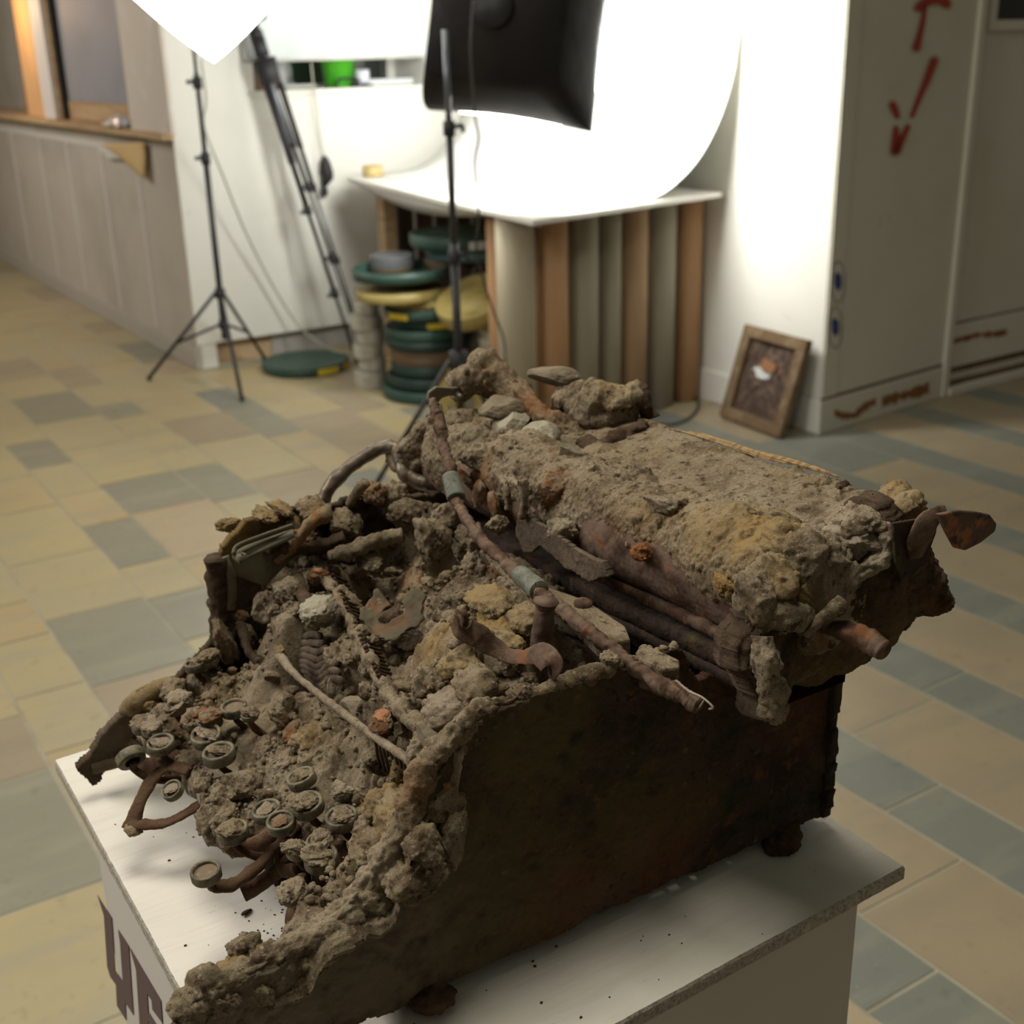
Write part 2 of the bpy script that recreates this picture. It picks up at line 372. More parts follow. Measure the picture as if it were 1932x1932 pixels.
# window
wn = struct('window_1', G().box(2.11, 2.15, YB + .30, YB + .34, 1.15, 2.1).box(2.91, 2.95, YB + .30, YB + .34, 1.15, 2.1).box(2.15, 2.91, YB + .30, YB + .34, 1.15, 1.18).box(2.62, 2.66, YB + .30, YB + .34, 1.18, 2.1), WHITEW)
GLS = mat('window_glass', (.8, .9, .85), .05, trans=1.0, spec=.5)
obj('pane', G().box(2.15, 2.62, YB + .315, YB + .321, 1.18, 2.1), GLS, wn); obj('pane', G().box(2.66, 2.91, YB + .315, YB + .321, 1.18, 2.1), GLS, wn)
obj('window_sill', G().box(2.08, 2.97, YB - .03, YB + .3, 1.145, 1.165), WHITEW, wn, bev=.004)
obj('backing_view', G().box(1.9, 3.3, YB + .9, YB + .95, .8, 2.6), mat('dusk_yard', (.16, .19, .165), .9, coord='World', noise=[((1.5, 1, .3), (.32, .34, .32), .5, .55, 1)]), wn)
BLIND = mat('pale_blue_blind', (.72, .78, .78), .8, coord='World', noise=[((6, 1, .2), (.67, .73, .73), .45, .6, 2)])
g = G(); n = 40; zs = 1.288
V = []; 
for i in range(n + 1):
    xx = 2.06 + (2.945 - 2.06) * i / n; yy = YB - .035 + .004 * math.sin(i * .9)
    for zz in (zs, 2.2):
        for dy in (0, .003): V.append((xx, yy + dy, zz))
F = []
for i in range(n):
    a = i * 4; F += [(a, a + 4, a + 6, a + 2), (a + 1, a + 3, a + 7, a + 5), (a, a + 1, a + 5, a + 4), (a + 2, a + 6, a + 7, a + 3)]
F += [(0, 2, 3, 1), (n * 4, n * 4 + 1, n * 4 + 3, n * 4 + 2)]
g.add(V, F, True)
t = thing('roller_blind', 'pale blue roller blind hanging over the window behind the tripod', 'blind', (2.5, YB - .035, zs))
obj('cloth', g, BLIND, t); obj('hem_bar', G().rod((2.06, YB - .036, zs), (2.945, YB - .036, zs), .006), BATTEN, t)

# left wall: low panelled front with battens, timber ledge, niche above
g = G().box(XL, XL + .3, YB + .452, 11.5, 0, .985); g.box(XL, XL + .3, YB + .452, 5.86, .985, 2.9); g.box(XL - .001, XL + .018, YB + .003, YB + .452, 0, 2.9); g.box(XL + .30, XL + .36, 5.8, 11.5, .9, 2.9)
wl = struct('wall_left', g, PANEL)
for i, px in enumerate([270, 178, 100, 45, 0]):
    y = [5.86, 6.44, 7.1, 7.72, 8.45][i]
    obj('joint_strip', G().box(XL - .004, XL, y - .018, y + .018, .1, .9 if i else .80), BATTEN, wl)
obj('top_strip', G().box(XL - .004, XL, 5.95, 11, .90, .93), BATTEN, wl)
obj('corner_cladding', G().box(XL - .005, XL + .012, YB - .004, 5.86, 1.0, 2.9), FRAMEC, wl)
struct('baseboard_left', G().box(XL - .015, XL, YB, 11.5, 0, .075).box(XL - .011, XL, YB, 11.5, .075, .09), mat('beige_skirting', (.43, .40, .34), .6), bev=.003)
lg = thing('timber_ledge', 'long sawn timber ledge on top of the low panelled wall', 'shelf', (1.7, 7, .985))
obj('board', G().box(XL - .055, XL - .005, 5.27, 5.87, .988, 1.01).box(XL - .055, XL + .3, 5.87, 7.8, .988, 1.01), OAK, lg); obj('board', G().box(XL - .055, XL + .3, 7.81, 11, .987, 1.009), OAK, lg, bev=.003)
# niche pieces
yA, yB = aX(246, 150, XL + .06)[1], aX(122, 150, XL + .06)[1]
zbt = aX(190, 194, XL + .06)[2]
t = thing('grey_panel_board', 'large flat grey board set in the niche behind the timber ledge', 'board', (XL + .06, 6.3, 1.03))
obj('sheet', G().box(XL + .065, XL + .08, 5.87, yB, zbt, 2.6), SCREEN, t); obj('bottom_rail', G().box(XL + .06, XL + .10, 5.875, yB, 1.014, zbt - .001), OAK, t)
t = thing('timber_upright', 'brown timber upright at the left edge of the grey board', 'post', (XL + .04, yB + .1, 1.013))
obj('dark_edge', G().box(XL + .035, XL + .055, yB - .01, yB + .03, 1.013, 2.6), DARK, t); obj('post', G().box(XL + .025, XL + .055, yB + .031, yB + .22, 1.013, 2.6), DKWOOD if False else OAK, t, bev=.002)
t = thing('white_upright', 'white painted strip standing between timber upright and lit plank', 'post', (1.75, 7.15, 1.013))
obj('strip', G().box(XL + .0, XL + .02, aX(103, 208, XL)[1], aX(82, 204, XL)[1], 1.013, 2.6), mat('white_strip', (.72, .70, .68), .6), t, bev=.003)
t = thing('pine_plank', 'knotty pine plank glowing orange in lamp light, far left', 'plank', (1.8, 7.5, 1.013))
obj('plank', G().box(XL + .02, XL + .05, aX(80, 205, XL)[1], aX(46, 205, XL)[1], 1.013, 2.6), PINE, t, bev=.003)
t = thing('leaning_board', 'reddish board leaning at a slant behind the pine plank', 'board', (1.9, 8, 1.013))
obj('board', G().prism([(XL + .12, 8.2, 1.013), (XL + .12, 8.5, 1.013), (XL + .12, 8.1, 2.4), (XL + .12, 7.8, 2.4)], (.03, 0, 0)), mat('red_board', (.42, .2, .12), .7), t)
obj('board', G().prism([(XL + .2, 7.6, 1.013), (XL + .2, 8.8, 1.013), (XL + .2, 8.8, 2.4), (XL + .2, 7.6, 2.4)], (.02, 0, 0)), mat('olive_board', (.2, .16, .08), .7), t)
lamp = bpy.data.lights.new('niche_lamp', 'POINT'); lamp.energy = 5.5; lamp.color = (1, .62, .3); lamp.shadow_soft_size = .05
lo = bpy.data.objects.new('niche_lamp', lamp); COL.objects.link(lo); lo.location = (1.5, 7.75, 1.6)
t = thing('clear_wrap_scrap', 'crumpled translucent plastic scrap lying on the timber ledge', 'plastic', (1.75, 6.1, 1.012))
V = []; F = []; n = 12
for i in range(n):
    for j in range(n):
        a, b = i / (n - 1), j / (n - 1); V.append((XL - .045 + .10 * a, 5.92 + .3 * b, 1.022 + .04 * math.sin(3.1 * a) * math.sin(3.1 * b) + .012 * math.sin(a * 17 + b * 9) * math.cos(b * 21)))
for i in range(n - 1):
    for j in range(n - 1): F.append((i * n + j, i * n + j + 1, (i + 1) * n + j + 1, (i + 1) * n + j))
o = obj('film', G().add(V, F, True), mat('clear_film', (.75, .76, .8), .2, alpha=.6), t); sm = o.modifiers.new('t', 'SOLIDIFY'); sm.thickness = .001
# hanging paper corner
pa, pb, pc = aX(190, 272, XL - .03), aX(270, 268, XL - .03), aX(276, 338, XL - .03)
V = []; F = []; n = 10
for i in range(n + 1):
    for j in range(n + 1 - i):
        a, b = i / n, j / n; p = pb * (1 - a - b) + pa * a + pc * b; V.append((p[0] + .006 * math.sin(9 * a + 5 * b), p[1], p[2]))
idx = {}; c = 0
for i in range(n + 1):
    for j in range(n + 1 - i): idx[(i, j)] = c; c += 1
for i in range(n):
    for j in range(n - i):
        F.append((idx[i, j], idx[i + 1, j], idx[i, j + 1]))
        if j + 1 <= n - i - 1: F.append((idx[i + 1, j], idx[i + 1, j + 1], idx[i, j + 1]))
g = G().add(V, F, True); o = obj('brown_paper_corner', g, mat('kraft_paper', (.62, .44, .21), .8), org=tuple(pb))
o.modifiers.new('t', 'SOLIDIFY').thickness = .001; tag(o, 'tan paper corner drooping over the edge of the timber ledge', 'paper')
p0, p1, p2, p3 = aX(178, 275, XL - .02), aX(196, 272, XL - .02), aX(232, 300, XL - .02), aX(205, 298, XL - .02)
o = obj('white_paper_scrap', G().prism([p0, p1, p2, p3], (-.003, 0, 0)), BATTEN, org=tuple(p0)); tag(o, 'small white paper scrap under the ledge beside the tan paper', 'paper')

# column on the right: its lit left face (X = XC) and its shaded face turned to the camera
ang = math.radians(5.4); CB = np.array([XC, 2.95]); dr = np.array([math.cos(ang), math.sin(ang)]); nn = np.array([dr[1], -dr[0]])
def cf(s, out, z): p = CB + dr * s + nn * out; return (p[0], p[1], z)
g = G().prism([(XC, 2.95, 0), cf(.725, 0, 0), (3.9, 5.6, 0), (XC, 5.6, 0)], (0, 0, 2.9))
wc = struct('wall_right', g, WHITEW)
g = G()
g.prism([cf(.0, .0, .13), cf(.725, .0, .13), cf(.725, 0, 2.9), cf(0, 0, 2.9)], (nn[0] * .004, nn[1] * .004, 0))
obj('cladding_sheet', g, GREYW, wc)
obj('edge_strip', G().prism([cf(.0, .004, .13), cf(.075, .004, .13), cf(.075, .004, 2.9), cf(0, .004, 2.9)], (nn[0] * .003, nn[1] * .003, 0)), GREYW, wc)
obj('edge_strip', G().box(XC - .004, XC, 2.951, 3.14, .13, 2.9), WHITEW, wc)
g = G(); g.prism([cf(-.012, .012, 0), cf(.725, .012, 0), cf(.725, .012, .12), cf(-.012, .012, .12)], (-nn[0] * .012, -nn[1] * .012, 0))
bb = struct('baseboard_right', g, GREYW, bev=.003)
obj('baseboard', G().box(XC - .012, XC, 2.94, 5.3, 0, .12), WHITEW, bb, bev=.003)
g = G().prism([cf(.0, .006, .12), cf(.725, .006, .12), cf(.725, .006, .132), cf(0, .006, .132)], (-nn[0] * .006, -nn[1] * .006, 0)); obj('gap_shade_strip', g, DKWOOD, bb)  # solid dark strip standing in for shade above the baseboard
# chipped paint on the baseboard (bare patches with ragged outlines)
def chips(par, pl, n0, pts, half, seed):
    r = random.Random(seed); top = []; bot = []
    P = [np.array(q) for q in pts]
    for i in range(len(P) - 1):
        for k in range(8):
            a = P[i] * (1 - k / 8) + P[i + 1] * (k / 8); h = half * r.uniform(.45, 1.25)
            top.append(a + [0, -h]); bot.append(a + [0, h * r.uniform(.6, 1.2)])
    T = [pl(*q) for q in top]; B = [pl(*q) for q in bot]; n = len(T); off = np.array([*n0, 0]) * .0015
    V = [p + off for p in T] + [p + off for p in B]
    o = obj('chipped_patch', G().add(V, [(i, n + i, n + i + 1, i + 1) for i in range(n - 1)]), CHIP, par)
    o.modifiers.new('t', 'SOLIDIFY').thickness = .001
def colpl(px, py, out=.012):
    d = ray(px, py); n3 = np.array([nn[0], nn[1], 0]); p0 = np.array([*(CB + nn * out), 0]); return CAMP + d * (((p0 - CAMP) @ n3) / (d @ n3))
chips(bb, colpl, nn, [(1574, 779), (1590, 785), (1612, 784), (1630, 768), (1655, 755)], 8, 1)
chips(bb, colpl, nn, [(1664, 758), (1690, 750), (1720, 742), (1757, 730)], 10, 2)
# sprayed red marks
SPRAY = mat('red_spray_paint', (.36, .03, .015), .6); SPRAY.use_nodes = True
def spray_mat():
    m = SPRAY; nt = m.node_tree; N = nt.nodes; L = nt.links; b = N['Principled BSDF']
    at = N.new('ShaderNodeAttribute'); at.attribute_name = 'stain'; L.new(at.outputs['Fac'], b.inputs['Alpha'])
spray_mat()
def stroke(pts, rad, name='paint_stroke', pl=colpl, m=SPRAY, n0=None, par=None):
    P = np.array(pts, float); Q = []; R = []
    for i in range(len(P) - 1):
        for k in range(6): t_ = k / 6; Q.append(P[i] * (1 - t_) + P[i + 1] * t_); R.append(rad[i] * (1 - t_) + rad[i + 1] * t_)
    Q.append(P[-1]); R.append(rad[-1]); Q = np.array(Q); R = np.array(R)
    # capsule strip with soft rim: rows across the stroke
    ts = np.array([-1.5, -1, -.6, 0, .6, 1, 1.5]); al = [0, .35, .95, 1, .95, .35, 0]
    T = np.gradient(Q, axis=0); T /= np.linalg.norm(T, axis=1)[:, None]
    ext = [(Q[0] - T[0] * R[0] * 1.1, R[0] * .5, 0.), *[(Q[i], R[i], 1.) for i in range(len(Q))], (Q[-1] + T[-1] * R[-1] * 1.1, R[-1] * .5, 0.)]
    TT = [T[0], *T, T[-1]]; V = []; A = []
    for (q, r, e), tt in zip(ext, TT):
        nrm = np.array([-tt[1], tt[0]])
        for s_, a in zip(ts, al): V.append(pl(*(q + nrm * s_ * r), .0095)); A.append(a * e)
    m_ = len(ts); F = [(i * m_ + j, i * m_ + j + 1, (i + 1) * m_ + j + 1, (i + 1) * m_ + j) for i in range(len(ext) - 1) for j in range(m_ - 1)]
    o = obj(name, G().add(V, F), m, par); at = o.data.color_attributes.new('stain', 'FLOAT_COLOR', 'POINT')
    at.data.foreach_set('color', np.repeat(np.array(A, dtype=np.float32), 4)); return o
mk = thing('sprayed_mark', 'two red spray painted arrow marks on the cream column face', 'graffiti', cf(.35, .006, .9))
stroke([(1731, 16), (1748, 3), (1768, -2), (1784, 3), (1789, 10)], [8, 9, 9, 9, 8], par=mk)
stroke([(1746, 10), (1742, 40), (1735, 70), (1729, 92)], [4, 5, 6, 8], par=mk)
stroke([(1764, 112), (1750, 150), (1735, 185), (1721, 220)], [8, 7, 5, 4], par=mk)
stroke([(1684, 196), (1690, 210), (1694, 221)], [7, 7, 5], par=mk)
stroke([(1691, 240), (1691, 262), (1689, 288)], [5, 8, 9], par=mk)
stroke([(1714, 238), (1703, 262), (1692, 285)], [5, 6, 8], par=mk)
BLUEI = mat('blue_stamp_ink', (.03, .05, .24), .6)
lt = {'a': None}
for cy_, nm in ((532, 'upper'), (618, 'lower')):
    t = thing('oval_sticker', nm + ' of two oval blue printed stamps at the column corner', 'sticker', tuple(colpl(1580, cy_, .008)))
    cx_ = 1581 if cy_ == 532 else 1576
    ring = []
    for k in range(40): a = TAU * k / 40; ring.append((math.cos(a), math.sin(a)))
    V = [colpl(cx_ + 14 * c_, cy_ + 40 * s_, .0085) for c_, s_ in ring] + [colpl(cx_ + 12.2 * c_, cy_ + 37.5 * s_, .0085) for c_, s_ in ring]
    obj('oval_outline', G().add(V, [(i, (i + 1) % 40, 40 + (i + 1) % 40, 40 + i) for i in range(40)]), mat('faded_ink', (.2, .2, .2), .7), t)
    g = G()
    for ya, wd in ((-14, 6), (-8, 9), (-2, 8), (4, 9), (10, 6)):
        q = [colpl(cx_ + sx * wd * (1 - .12 * k), cy_ + ya + sy * 2.6 + (1.5 * sx), .0085) for k, (sx, sy) in enumerate(((-1, -1), (1, -1), (1, 1), (-1, 1)))]
        g.add(q, [(0, 1, 2, 3)])
    q = [colpl(cx_ + sx * 3, cy_ + sy * 15, .0086) for sx, sy in ((-1, -1), (1, -1), (1, 1), (-1, 1))]; g.add(q, [(0, 1, 2, 3)])
    obj('stamp_print', g, BLUEI, t)
# trim pipe + far right wall
g = G().prism([cf(.725, .02, 0), cf(.765, .02, 0), cf(.765, -.05, 0), cf(.725, -.05, 0)], (0, 0, 2.9)); struct('trim_4', g, GREYW, bev=.004)
R0 = np.array([*(CB + dr * .765 - nn * .02)])
a2 = math.radians(1.0); d2 = np.array([math.cos(a2), math.sin(a2)]); n2 = np.array([d2[1], -d2[0]])
def rf(s, out, z): p = R0 + d2 * s + n2 * out; return (p[0], p[1], z)
def rpl(px, py, out=.0):
    d = ray(px, py); n3 = np.array([n2[0], n2[1], 0]); p0 = np.array([*(R0 + n2 * out), 0]); return CAMP + d * (((p0 - CAMP) @ n3) / (d @ n3))
wr = struct('wall_far_right', G().prism([rf(0, 0, 0), rf(3, 0, 0), rf(3, -.2, 0), rf(0, -.2, 0)], (0, 0, 2.9)), GREYW)
def strip(par, px0, px1, out, th, m, nm='trim_strip', bev=0):
    (a, b), (c, d) = px0, px1   # two px points on lower edge, heights
    return None
def rbar(z0, z1, out0, out1, s0=0, s1=3, m=GREYW, nm='rail', par=wr, bev=0):
    return obj(nm, G().prism([rf(s0, out0, z0), rf(s1, out0, z0), rf(s1, out0, z1), rf(s0, out0, z1)], (n2[0] * (out1 - out0), n2[1] * (out1 - out0), 0)), m, par, bev=bev)
rbar(.10, .27, 0, .012, nm='skirting_board', bev=.003); rbar(.268, .276, 0, .006, m=DKWOOD, nm='gap_shade_strip'); rbar(.075, .10, 0, .004, m=DKWOOD, nm='gap_shade_strip')  # dark strips imitate the shade above and below the skirting
rbar(0, .03, 0, .05, nm='floor_rail', bev=.003); rbar(.03, .045, 0, .02, m=DKWOOD, nm='gap_shade_strip')  # dark strip in place of shade over the floor rail
cp = lambda px, py, out=.013: rpl(px, py, out)
chips(wr, cp, n2, [(1784, 646), (1800, 644), (1830, 636), (1852, 630)], 5, 3); chips(wr, cp, n2, [(1852, 632), (1880, 630), (1902, 626)], 6, 4)
w2 = struct('window_2', G(), GREYW) if False else None
q0, q1 = rpl(1872, 38), rpl(1950, 30)
s0 = (q0[:2] - R0) @ d2; z0 = q0[2]
rbar(z0 - .035, 2.2, .0, .02, s0 - .035, s0, nm='frame_upright', bev=.002); rbar(z0 - .035, z0, 0, .02, s0, 2, nm='frame_rail', bev=.002)
rbar(z0, 2.2, .001, .006, s0, 2, m=mat('black_pane', (.012, .012, .013), .25), nm='black_pane')
# ------------------------------------------------------------------ background objects
BLK = mat('black_anodised_metal', (.018, .018, .02), .45, spec=.5)
BLKP = mat('black_plastic', (.022, .022, .024), .6)
CHROME = mat('grey_tube_metal', (.16, .17, .19), .35, metal=.6)
BLKF = mat('black_softbox_fabric', (.014, .013, .013), .62, noise=[(6, (.02, .018, .016), .45, .65, 3)], bump=[(9, .25, .02)], spec=.12)
CORDG = mat('grey_cord', (.33, .34, .27), .6)
CORDB = mat('dark_cord', (.05, .05, .045), .6)

# light stand with three legs, far left
LX, LY = 1.765, 5.03
st = thing('light_stand', 'tall black light stand with splayed legs in front of the white pier', 'light stand', (LX, LY, 0))
hub = [(LX, LY, .37), (LX, LY, .26)]
obj('column', G().rod((LX, LY, .18), (LX, LY, .93), .0125), BLK, st); obj('riser', G().rod((LX, LY, .9), (LX, LY, 1.25), .0095), BLK, st); obj('riser', G().rod((LX, LY, 1.2), (LX, LY, 1.62), .007), BLK, st)
for z in (.925, 1.215): obj('clamp_collar', G().rod((LX, LY, z - .025), (LX, LY, z + .02), .019).rod((LX, LY, z), (LX - .045, LY - .01, z + .002), .008), BLKP, st)
obj('leg_collar', G().rod((LX, LY, .355), (LX, LY, .395), .022), BLKP, st); obj('leg_collar', G().rod((LX, LY, .225), (LX, LY, .26), .02), BLKP, st)
for fx, fy in ((1.48, 5.25), (1.68, 4.66), (2.03, 5.27)):
    d = np.array([fx - LX, fy - LY, 0]); c = np.array([LX, LY, 0]); top = c + [0, 0, .375] + d / np.linalg.norm(d) * .022
    lgm = obj('leg', G().rod(top, c + d + [0, 0, .006], .008), BLK, st); obj('foot_cap', G().rod(c + d * .97 + [0, 0, .012], c + d + [0, 0, .006], .011), BLKP, lgm)
    mid = top * .42 + (c + d + [0, 0, .006]) * .58; obj('brace', G().rod(c + [0, 0, .24] + d / np.linalg.norm(d) * .02, mid, .006), BLK, st)
# its softbox: a lit square diffuser standing on one corner, black hood behind
def softbox(name, label, c, nrm, up, hw, hh, depth, lamp_col, strength, backr=.09, skirt=.075):
    c = np.array(c, float); n = np.array(nrm, float); n /= np.linalg.norm(n); up = np.array(up, float); sx = np.cross(up, n); sx /= np.linalg.norm(sx); up = np.cross(n, sx)
    b = c - n * depth; t = thing(name, label, 'softbox', tuple(b))
    cor = [(-1, -1), (1, -1), (1, 1), (-1, 1)]
    # hood with bulging sides
    g = G(); rows = 9; m = 8; V = []
    for i in range(rows):
        u = i / (rows - 1); e = 1 - (1 - u) ** 1.7
        hwx = backr + (hw - backr) * e; hhx = backr + (hh - backr) * e; cc = b + n * depth * u
        for q in range(4):
            a, d_ = cor[q], cor[(q + 1) % 4]
            for k in range(m):
                s_ = k / m; pu_ = (1 - .05 * math.sin(math.pi * s_) * u) * (1 - skirt * u * abs(2 * s_ - 1) ** 5)
                V.append(cc + sx * hwx * (a[0] * (1 - s_) + d_[0] * s_) * pu_ + up * hhx * (a[1] * (1 - s_) + d_[1] * s_) * pu_)
    nn_ = 4 * m; F = [(i * nn_ + k, i * nn_ + (k + 1) % nn_, (i + 1) * nn_ + (k + 1) % nn_, (i + 1) * nn_ + k) for i in range(rows - 1) for k in range(nn_)] + [tuple(range(nn_))[::-1]]
    g.add(V, F, True); o = obj('hood', g, BLKF, t); sd = o.modifiers.new('t', 'SOLIDIFY'); sd.thickness = .003; sd.offset = 1
    q = [c + n * -.004 + sx * hw * .965 * a + up * hh * .965 * d_ for a, d_ in cor]
    g = G(); N_ = 14; V = []; F = []
    for i in range(N_ + 1):
        for j in range(N_ + 1):
            a, d_ = i / N_ * 2 - 1, j / N_ * 2 - 1; rx = hw * .985; ry = hh * .985
            # squircle corner rounding
            k = 1 - skirt * .8 * (abs(a * d_)) ** 3
            V.append(c + sx * rx * a * k + up * ry * d_ * k + n * (.012 * (1 - a * a) * (1 - d_ * d_)))
    for i in range(N_):
        for j in range(N_): F.append((i * (N_ + 1) + j, (i + 1) * (N_ + 1) + j, (i + 1) * (N_ + 1) + j + 1, i * (N_ + 1) + j + 1))
    em = mat(name + '_diffuser', (.8, .8, .8), .6, emit=(lamp_col, strength)); obj('front_diffuser', g.add(V, F, True), em, t)
    obj('speed_ring', G().rod(b - n * .003, b - n * .022, .06, 20), BLKP, t)
    return t, b, n, sx, up
k = .44
cc = aY(400, 128, 4.5) + np.array([0, 0, k * 1.32]) + M3 @ (_R * .012)
v1 = M3 @ np.array([0, -1, 0]); nL = np.array([-.33, -.93, -.10])
softbox('softbox_lamp', 'glowing white softbox standing on its corner at the upper left', cc, nL, [.667, -.236, .707], k * .98, k * .98, .32, (1, .98, .93), 8)
obj('tilt_bracket', G().rod((LX, LY, 1.6), (LX + .01, LY - .05, 1.7), .012), BLKP, st)
def cord(name, label, pts, r, m, sub=8, **kw):
    g = G().tube(pts, r, 8, sub=sub); o = obj(name, g, m, org=tuple(pts[0])); return tag(o, label, 'cable')
cord('stand_cable', 'thin grey cable sagging from the left light stand to the floor', [(LX + .015, LY - .03, 1.3), (LX + .02, LY - .025, 1.15), aY(385, 240, 5.06), aY(420, 330, 5.12), aY(460, 430, 5.18), aY(510, 530, 5.22), aY(560, 610, 5.2), aY(600, 645, 5.1), np.array([2.27, 5.02, .052]), np.array([2.34, 4.93, .05]), np.array([2.42, 4.9, .008])], .0042, CORDG)

# folded camera tripod leaning on the window sill
tp = thing('camera_tripod', 'folded black camera tripod leaning against the window sill', 'tripod', tuple(aZ(672, 683)))
f0 = aZ(674, 685, .012); f0[2] = .012; top = aY(505, 135, 5.16)
def lerp(a, b, t): return np.array(a) * (1 - t) + np.array(b) * t
ax_ = (f0 - top); L_ = np.linalg.norm(ax_); ax_ /= L_
side = np.cross(ax_, [0, 1, 0]); side /= np.linalg.norm(side)
for i, (o1, o2, rr, le) in enumerate(((-.028, -.0, .0125, 1.0), (.046, -.004, .0095, .86), (.012, .03, .0095, .84))):
    a = top + side * o1 * .8 + np.array([0, .02 * (i == 2), 0]); b = lerp(top, f0, le) + side * (o1 * .8 + o2 + (.022 if i == 1 else 0)) * 1.0
    if i == 0: b = f0
    up1 = obj('leg', G().rod(a, lerp(a, b, .47), rr), BLK, tp)
    obj('foam_grip', G().rod(lerp(a, b, .05), lerp(a, b, .30), rr * 1.35), BLKP, up1)
    obj('lower_tube', G().rod(lerp(a, b, .46), lerp(a, b, .76), rr * .72), CHROME if i == 1 else BLK, up1)
    obj('end_tube', G().rod(lerp(a, b, .75), b, rr * .55), BLK, up1)
    for t_ in (.46, .75): obj('flip_lock', G().rod(lerp(a, b, t_ - .018), lerp(a, b, t_ + .012), rr * 1.45).rod(lerp(a, b, t_) - side * .035, lerp(a, b, t_) + side * .01, .008), BLKP, up1)
obj('shoulder', G().rod(top - ax_ * .05, top + ax_ * .05, .05, 16, .042), BLKP, tp)
obj('centre_post', G().rod(top - ax_ * .12, top + ax_ * .3, .012), CHROME, tp)
hd = top - ax_ * .14
g = G().rod(top - ax_ * .06, hd, .03, 14); g.lathe([(0, -.03), (.024, -.02), (.03, 0), (.024, .02), (0, .03)], tuple(hd - ax_ * .01), 14); obj('pan_head', g, BLKP, tp)
obj('head_plate', G().rod(hd - ax_ * .03, hd - ax_ * .06, .022, 12).rod(hd - ax_ * .05 - side * .03, hd - ax_ * .075 + side * .06, .012), BLKP, tp)
obj('pan_handle', G().rod(hd - ax_ * .055 - side * .0, hd - ax_ * .105 + side * .085, .008), BLKP, tp)
# cord with plug hanging from the sill
c0 = aY(587, 112, 5.24); pl = [aY(587, 118, 5.25), aY(592, 168, 5.24), aY(597, 200, 5.245), aY(604, 260, 5.255), aY(612, 296, 5.26)]
hc = thing('hanging_plug_cord', 'grey cord with a black inline plug dangling below the window sill', 'cable', tuple(pl[0]))
obj('cord', G().tube(pl, .004, 8, sub=6), CORDG, hc)
a, b, c = aY(612, 294, 5.262), aY(618, 335, 5.262), aY(611, 352, 5.262)
obj('socket_block', G().tube([a, lerp(a, b, .3), lerp(a, b, .8), b, c], [.008, .022, .03, .026, .010], 10), BLKP, hc)
obj('plug', G().tube([c, aY(612, 358, 5.262), aY(612, 367, 5.262), aY(612, 372, 5.262)], [.008, .017, .016, .005], 10), BLKP, hc)
# things on the sill
bk = aY(640, 166, 5.44); t = thing('green_bucket', 'bright green plastic bucket on the window sill', 'bucket', (bk[0], 5.44, 1.166))
GRN = mat('green_plastic', (.09, .50, .03), .4)
obj('body', G().lathe([(0, 0), (.062, 0), (.084, .155), (.089, .155), (.089, .165), (.080, .165), (.060, .005), (0, .005)], (bk[0], 5.44, 1.1665), 28), GRN, t)
obj('handle', G().tube([(bk[0] + .088 * math.cos(a), 5.44 - .0 - .07 * math.sin(a), 1.318 - .05 * math.sin(a)) for a in np.linspace(0, math.pi, 9)], .003, 6), CHROME, t)
q = aY(655, 150, 5.34); t = thing('black_bracket', 'small black metal bracket lying before the green bucket', 'bracket', (q[0], 5.34, 1.166))
obj('arm', G().tube([aY(636, 165, 5.34) + [0, 0, .004], aY(638, 150, 5.34), aY(655, 148, 5.34), aY(678, 152, 5.34)], .006, 8), BLKP, t); obj('base', G().box(q[0] + .03, q[0] + .11, 5.3, 5.38, 1.166, 1.176), BLKP, t, bev=.002)
q = aY(686, 150, 5.36); t = thing('white_cup', 'small white and blue cup on the sill right of the green bucket', 'cup', (q[0], 5.36, 1.1665))
obj('cup', G().lathe([(0, 0), (.028, 0), (.034, .06), (.031, .06), (.026, .004), (0, .004)], (q[0], 5.37, 1.177), 20), mat('white_cup', (.7, .72, .8), .4), t)
t = thing('dark_box', 'dark brown box at the left end of the window sill', 'box', (2.17, 5.42, 1.166))
obj('carton', G().box(2.115, 2.24, 5.34, 5.5, 1.1665, 1.30), DKWOOD, t, bev=.003); obj('lid', G().box(2.113, 2.242, 5.338, 5.502, 1.30, 1.312), DKWOOD, t, bev=.003)
t = thing('grey_box', 'pale grey box on the sill between dark box and bucket', 'box', (2.34, 5.5, 1.166)); obj('carton', G().box(2.27, 2.34, 5.48, 5.57, 1.1665, 1.32), mat('grey_card', (.36, .37, .36), .7), t, bev=.003)
t = thing('white_tray', 'long low white tray at the right end of the sill', 'tray', (2.8, 5.42, 1.166)); obj('tray', G().box(2.70, 2.93, 5.38, 5.5, 1.1665, 1.195), mat('white_tray', (.7, .74, .76), .4), t, bev=.004)

# table: white top on cardboard tubes and a timber leg
WT = mat('white_board', (.78, .77, .72), .5)
tb = thing('worktable', 'low worktable with a thin white top carried on cardboard tubes', 'table', (2.7, 4.2, 0))
c4 = [aZ(655, 335, .802), aZ(1005, 415, .802), aZ(1362, 362, .802), aZ(905, 310, .802)]
c4[3] = np.array([3.145, 5.1, .802]); c4[2] = np.array([min(c4[2][0], 3.155), c4[2][1], .802])
obj('top', G().prism([p - [0, 0, .018] for p in c4], (0, 0, .018)), WT, tb, bev=.002)
obj('timber_leg', G().box(2.47, 2.53, 4.86, 4.93, 0, .782), OAK, tb, bev=.003)
SH = mat('under_table_boards', (.085, .065, .05), .8, coord='World', noise=[((14, 14, 2), (.13, .085, .055), .45, .6, 3)])
for i in range(5): obj('back_board', G().box(2.62 + i * .1, 2.70 + i * .1, 5.02, 5.04, 0, .782), SH, tb, bev=.003)
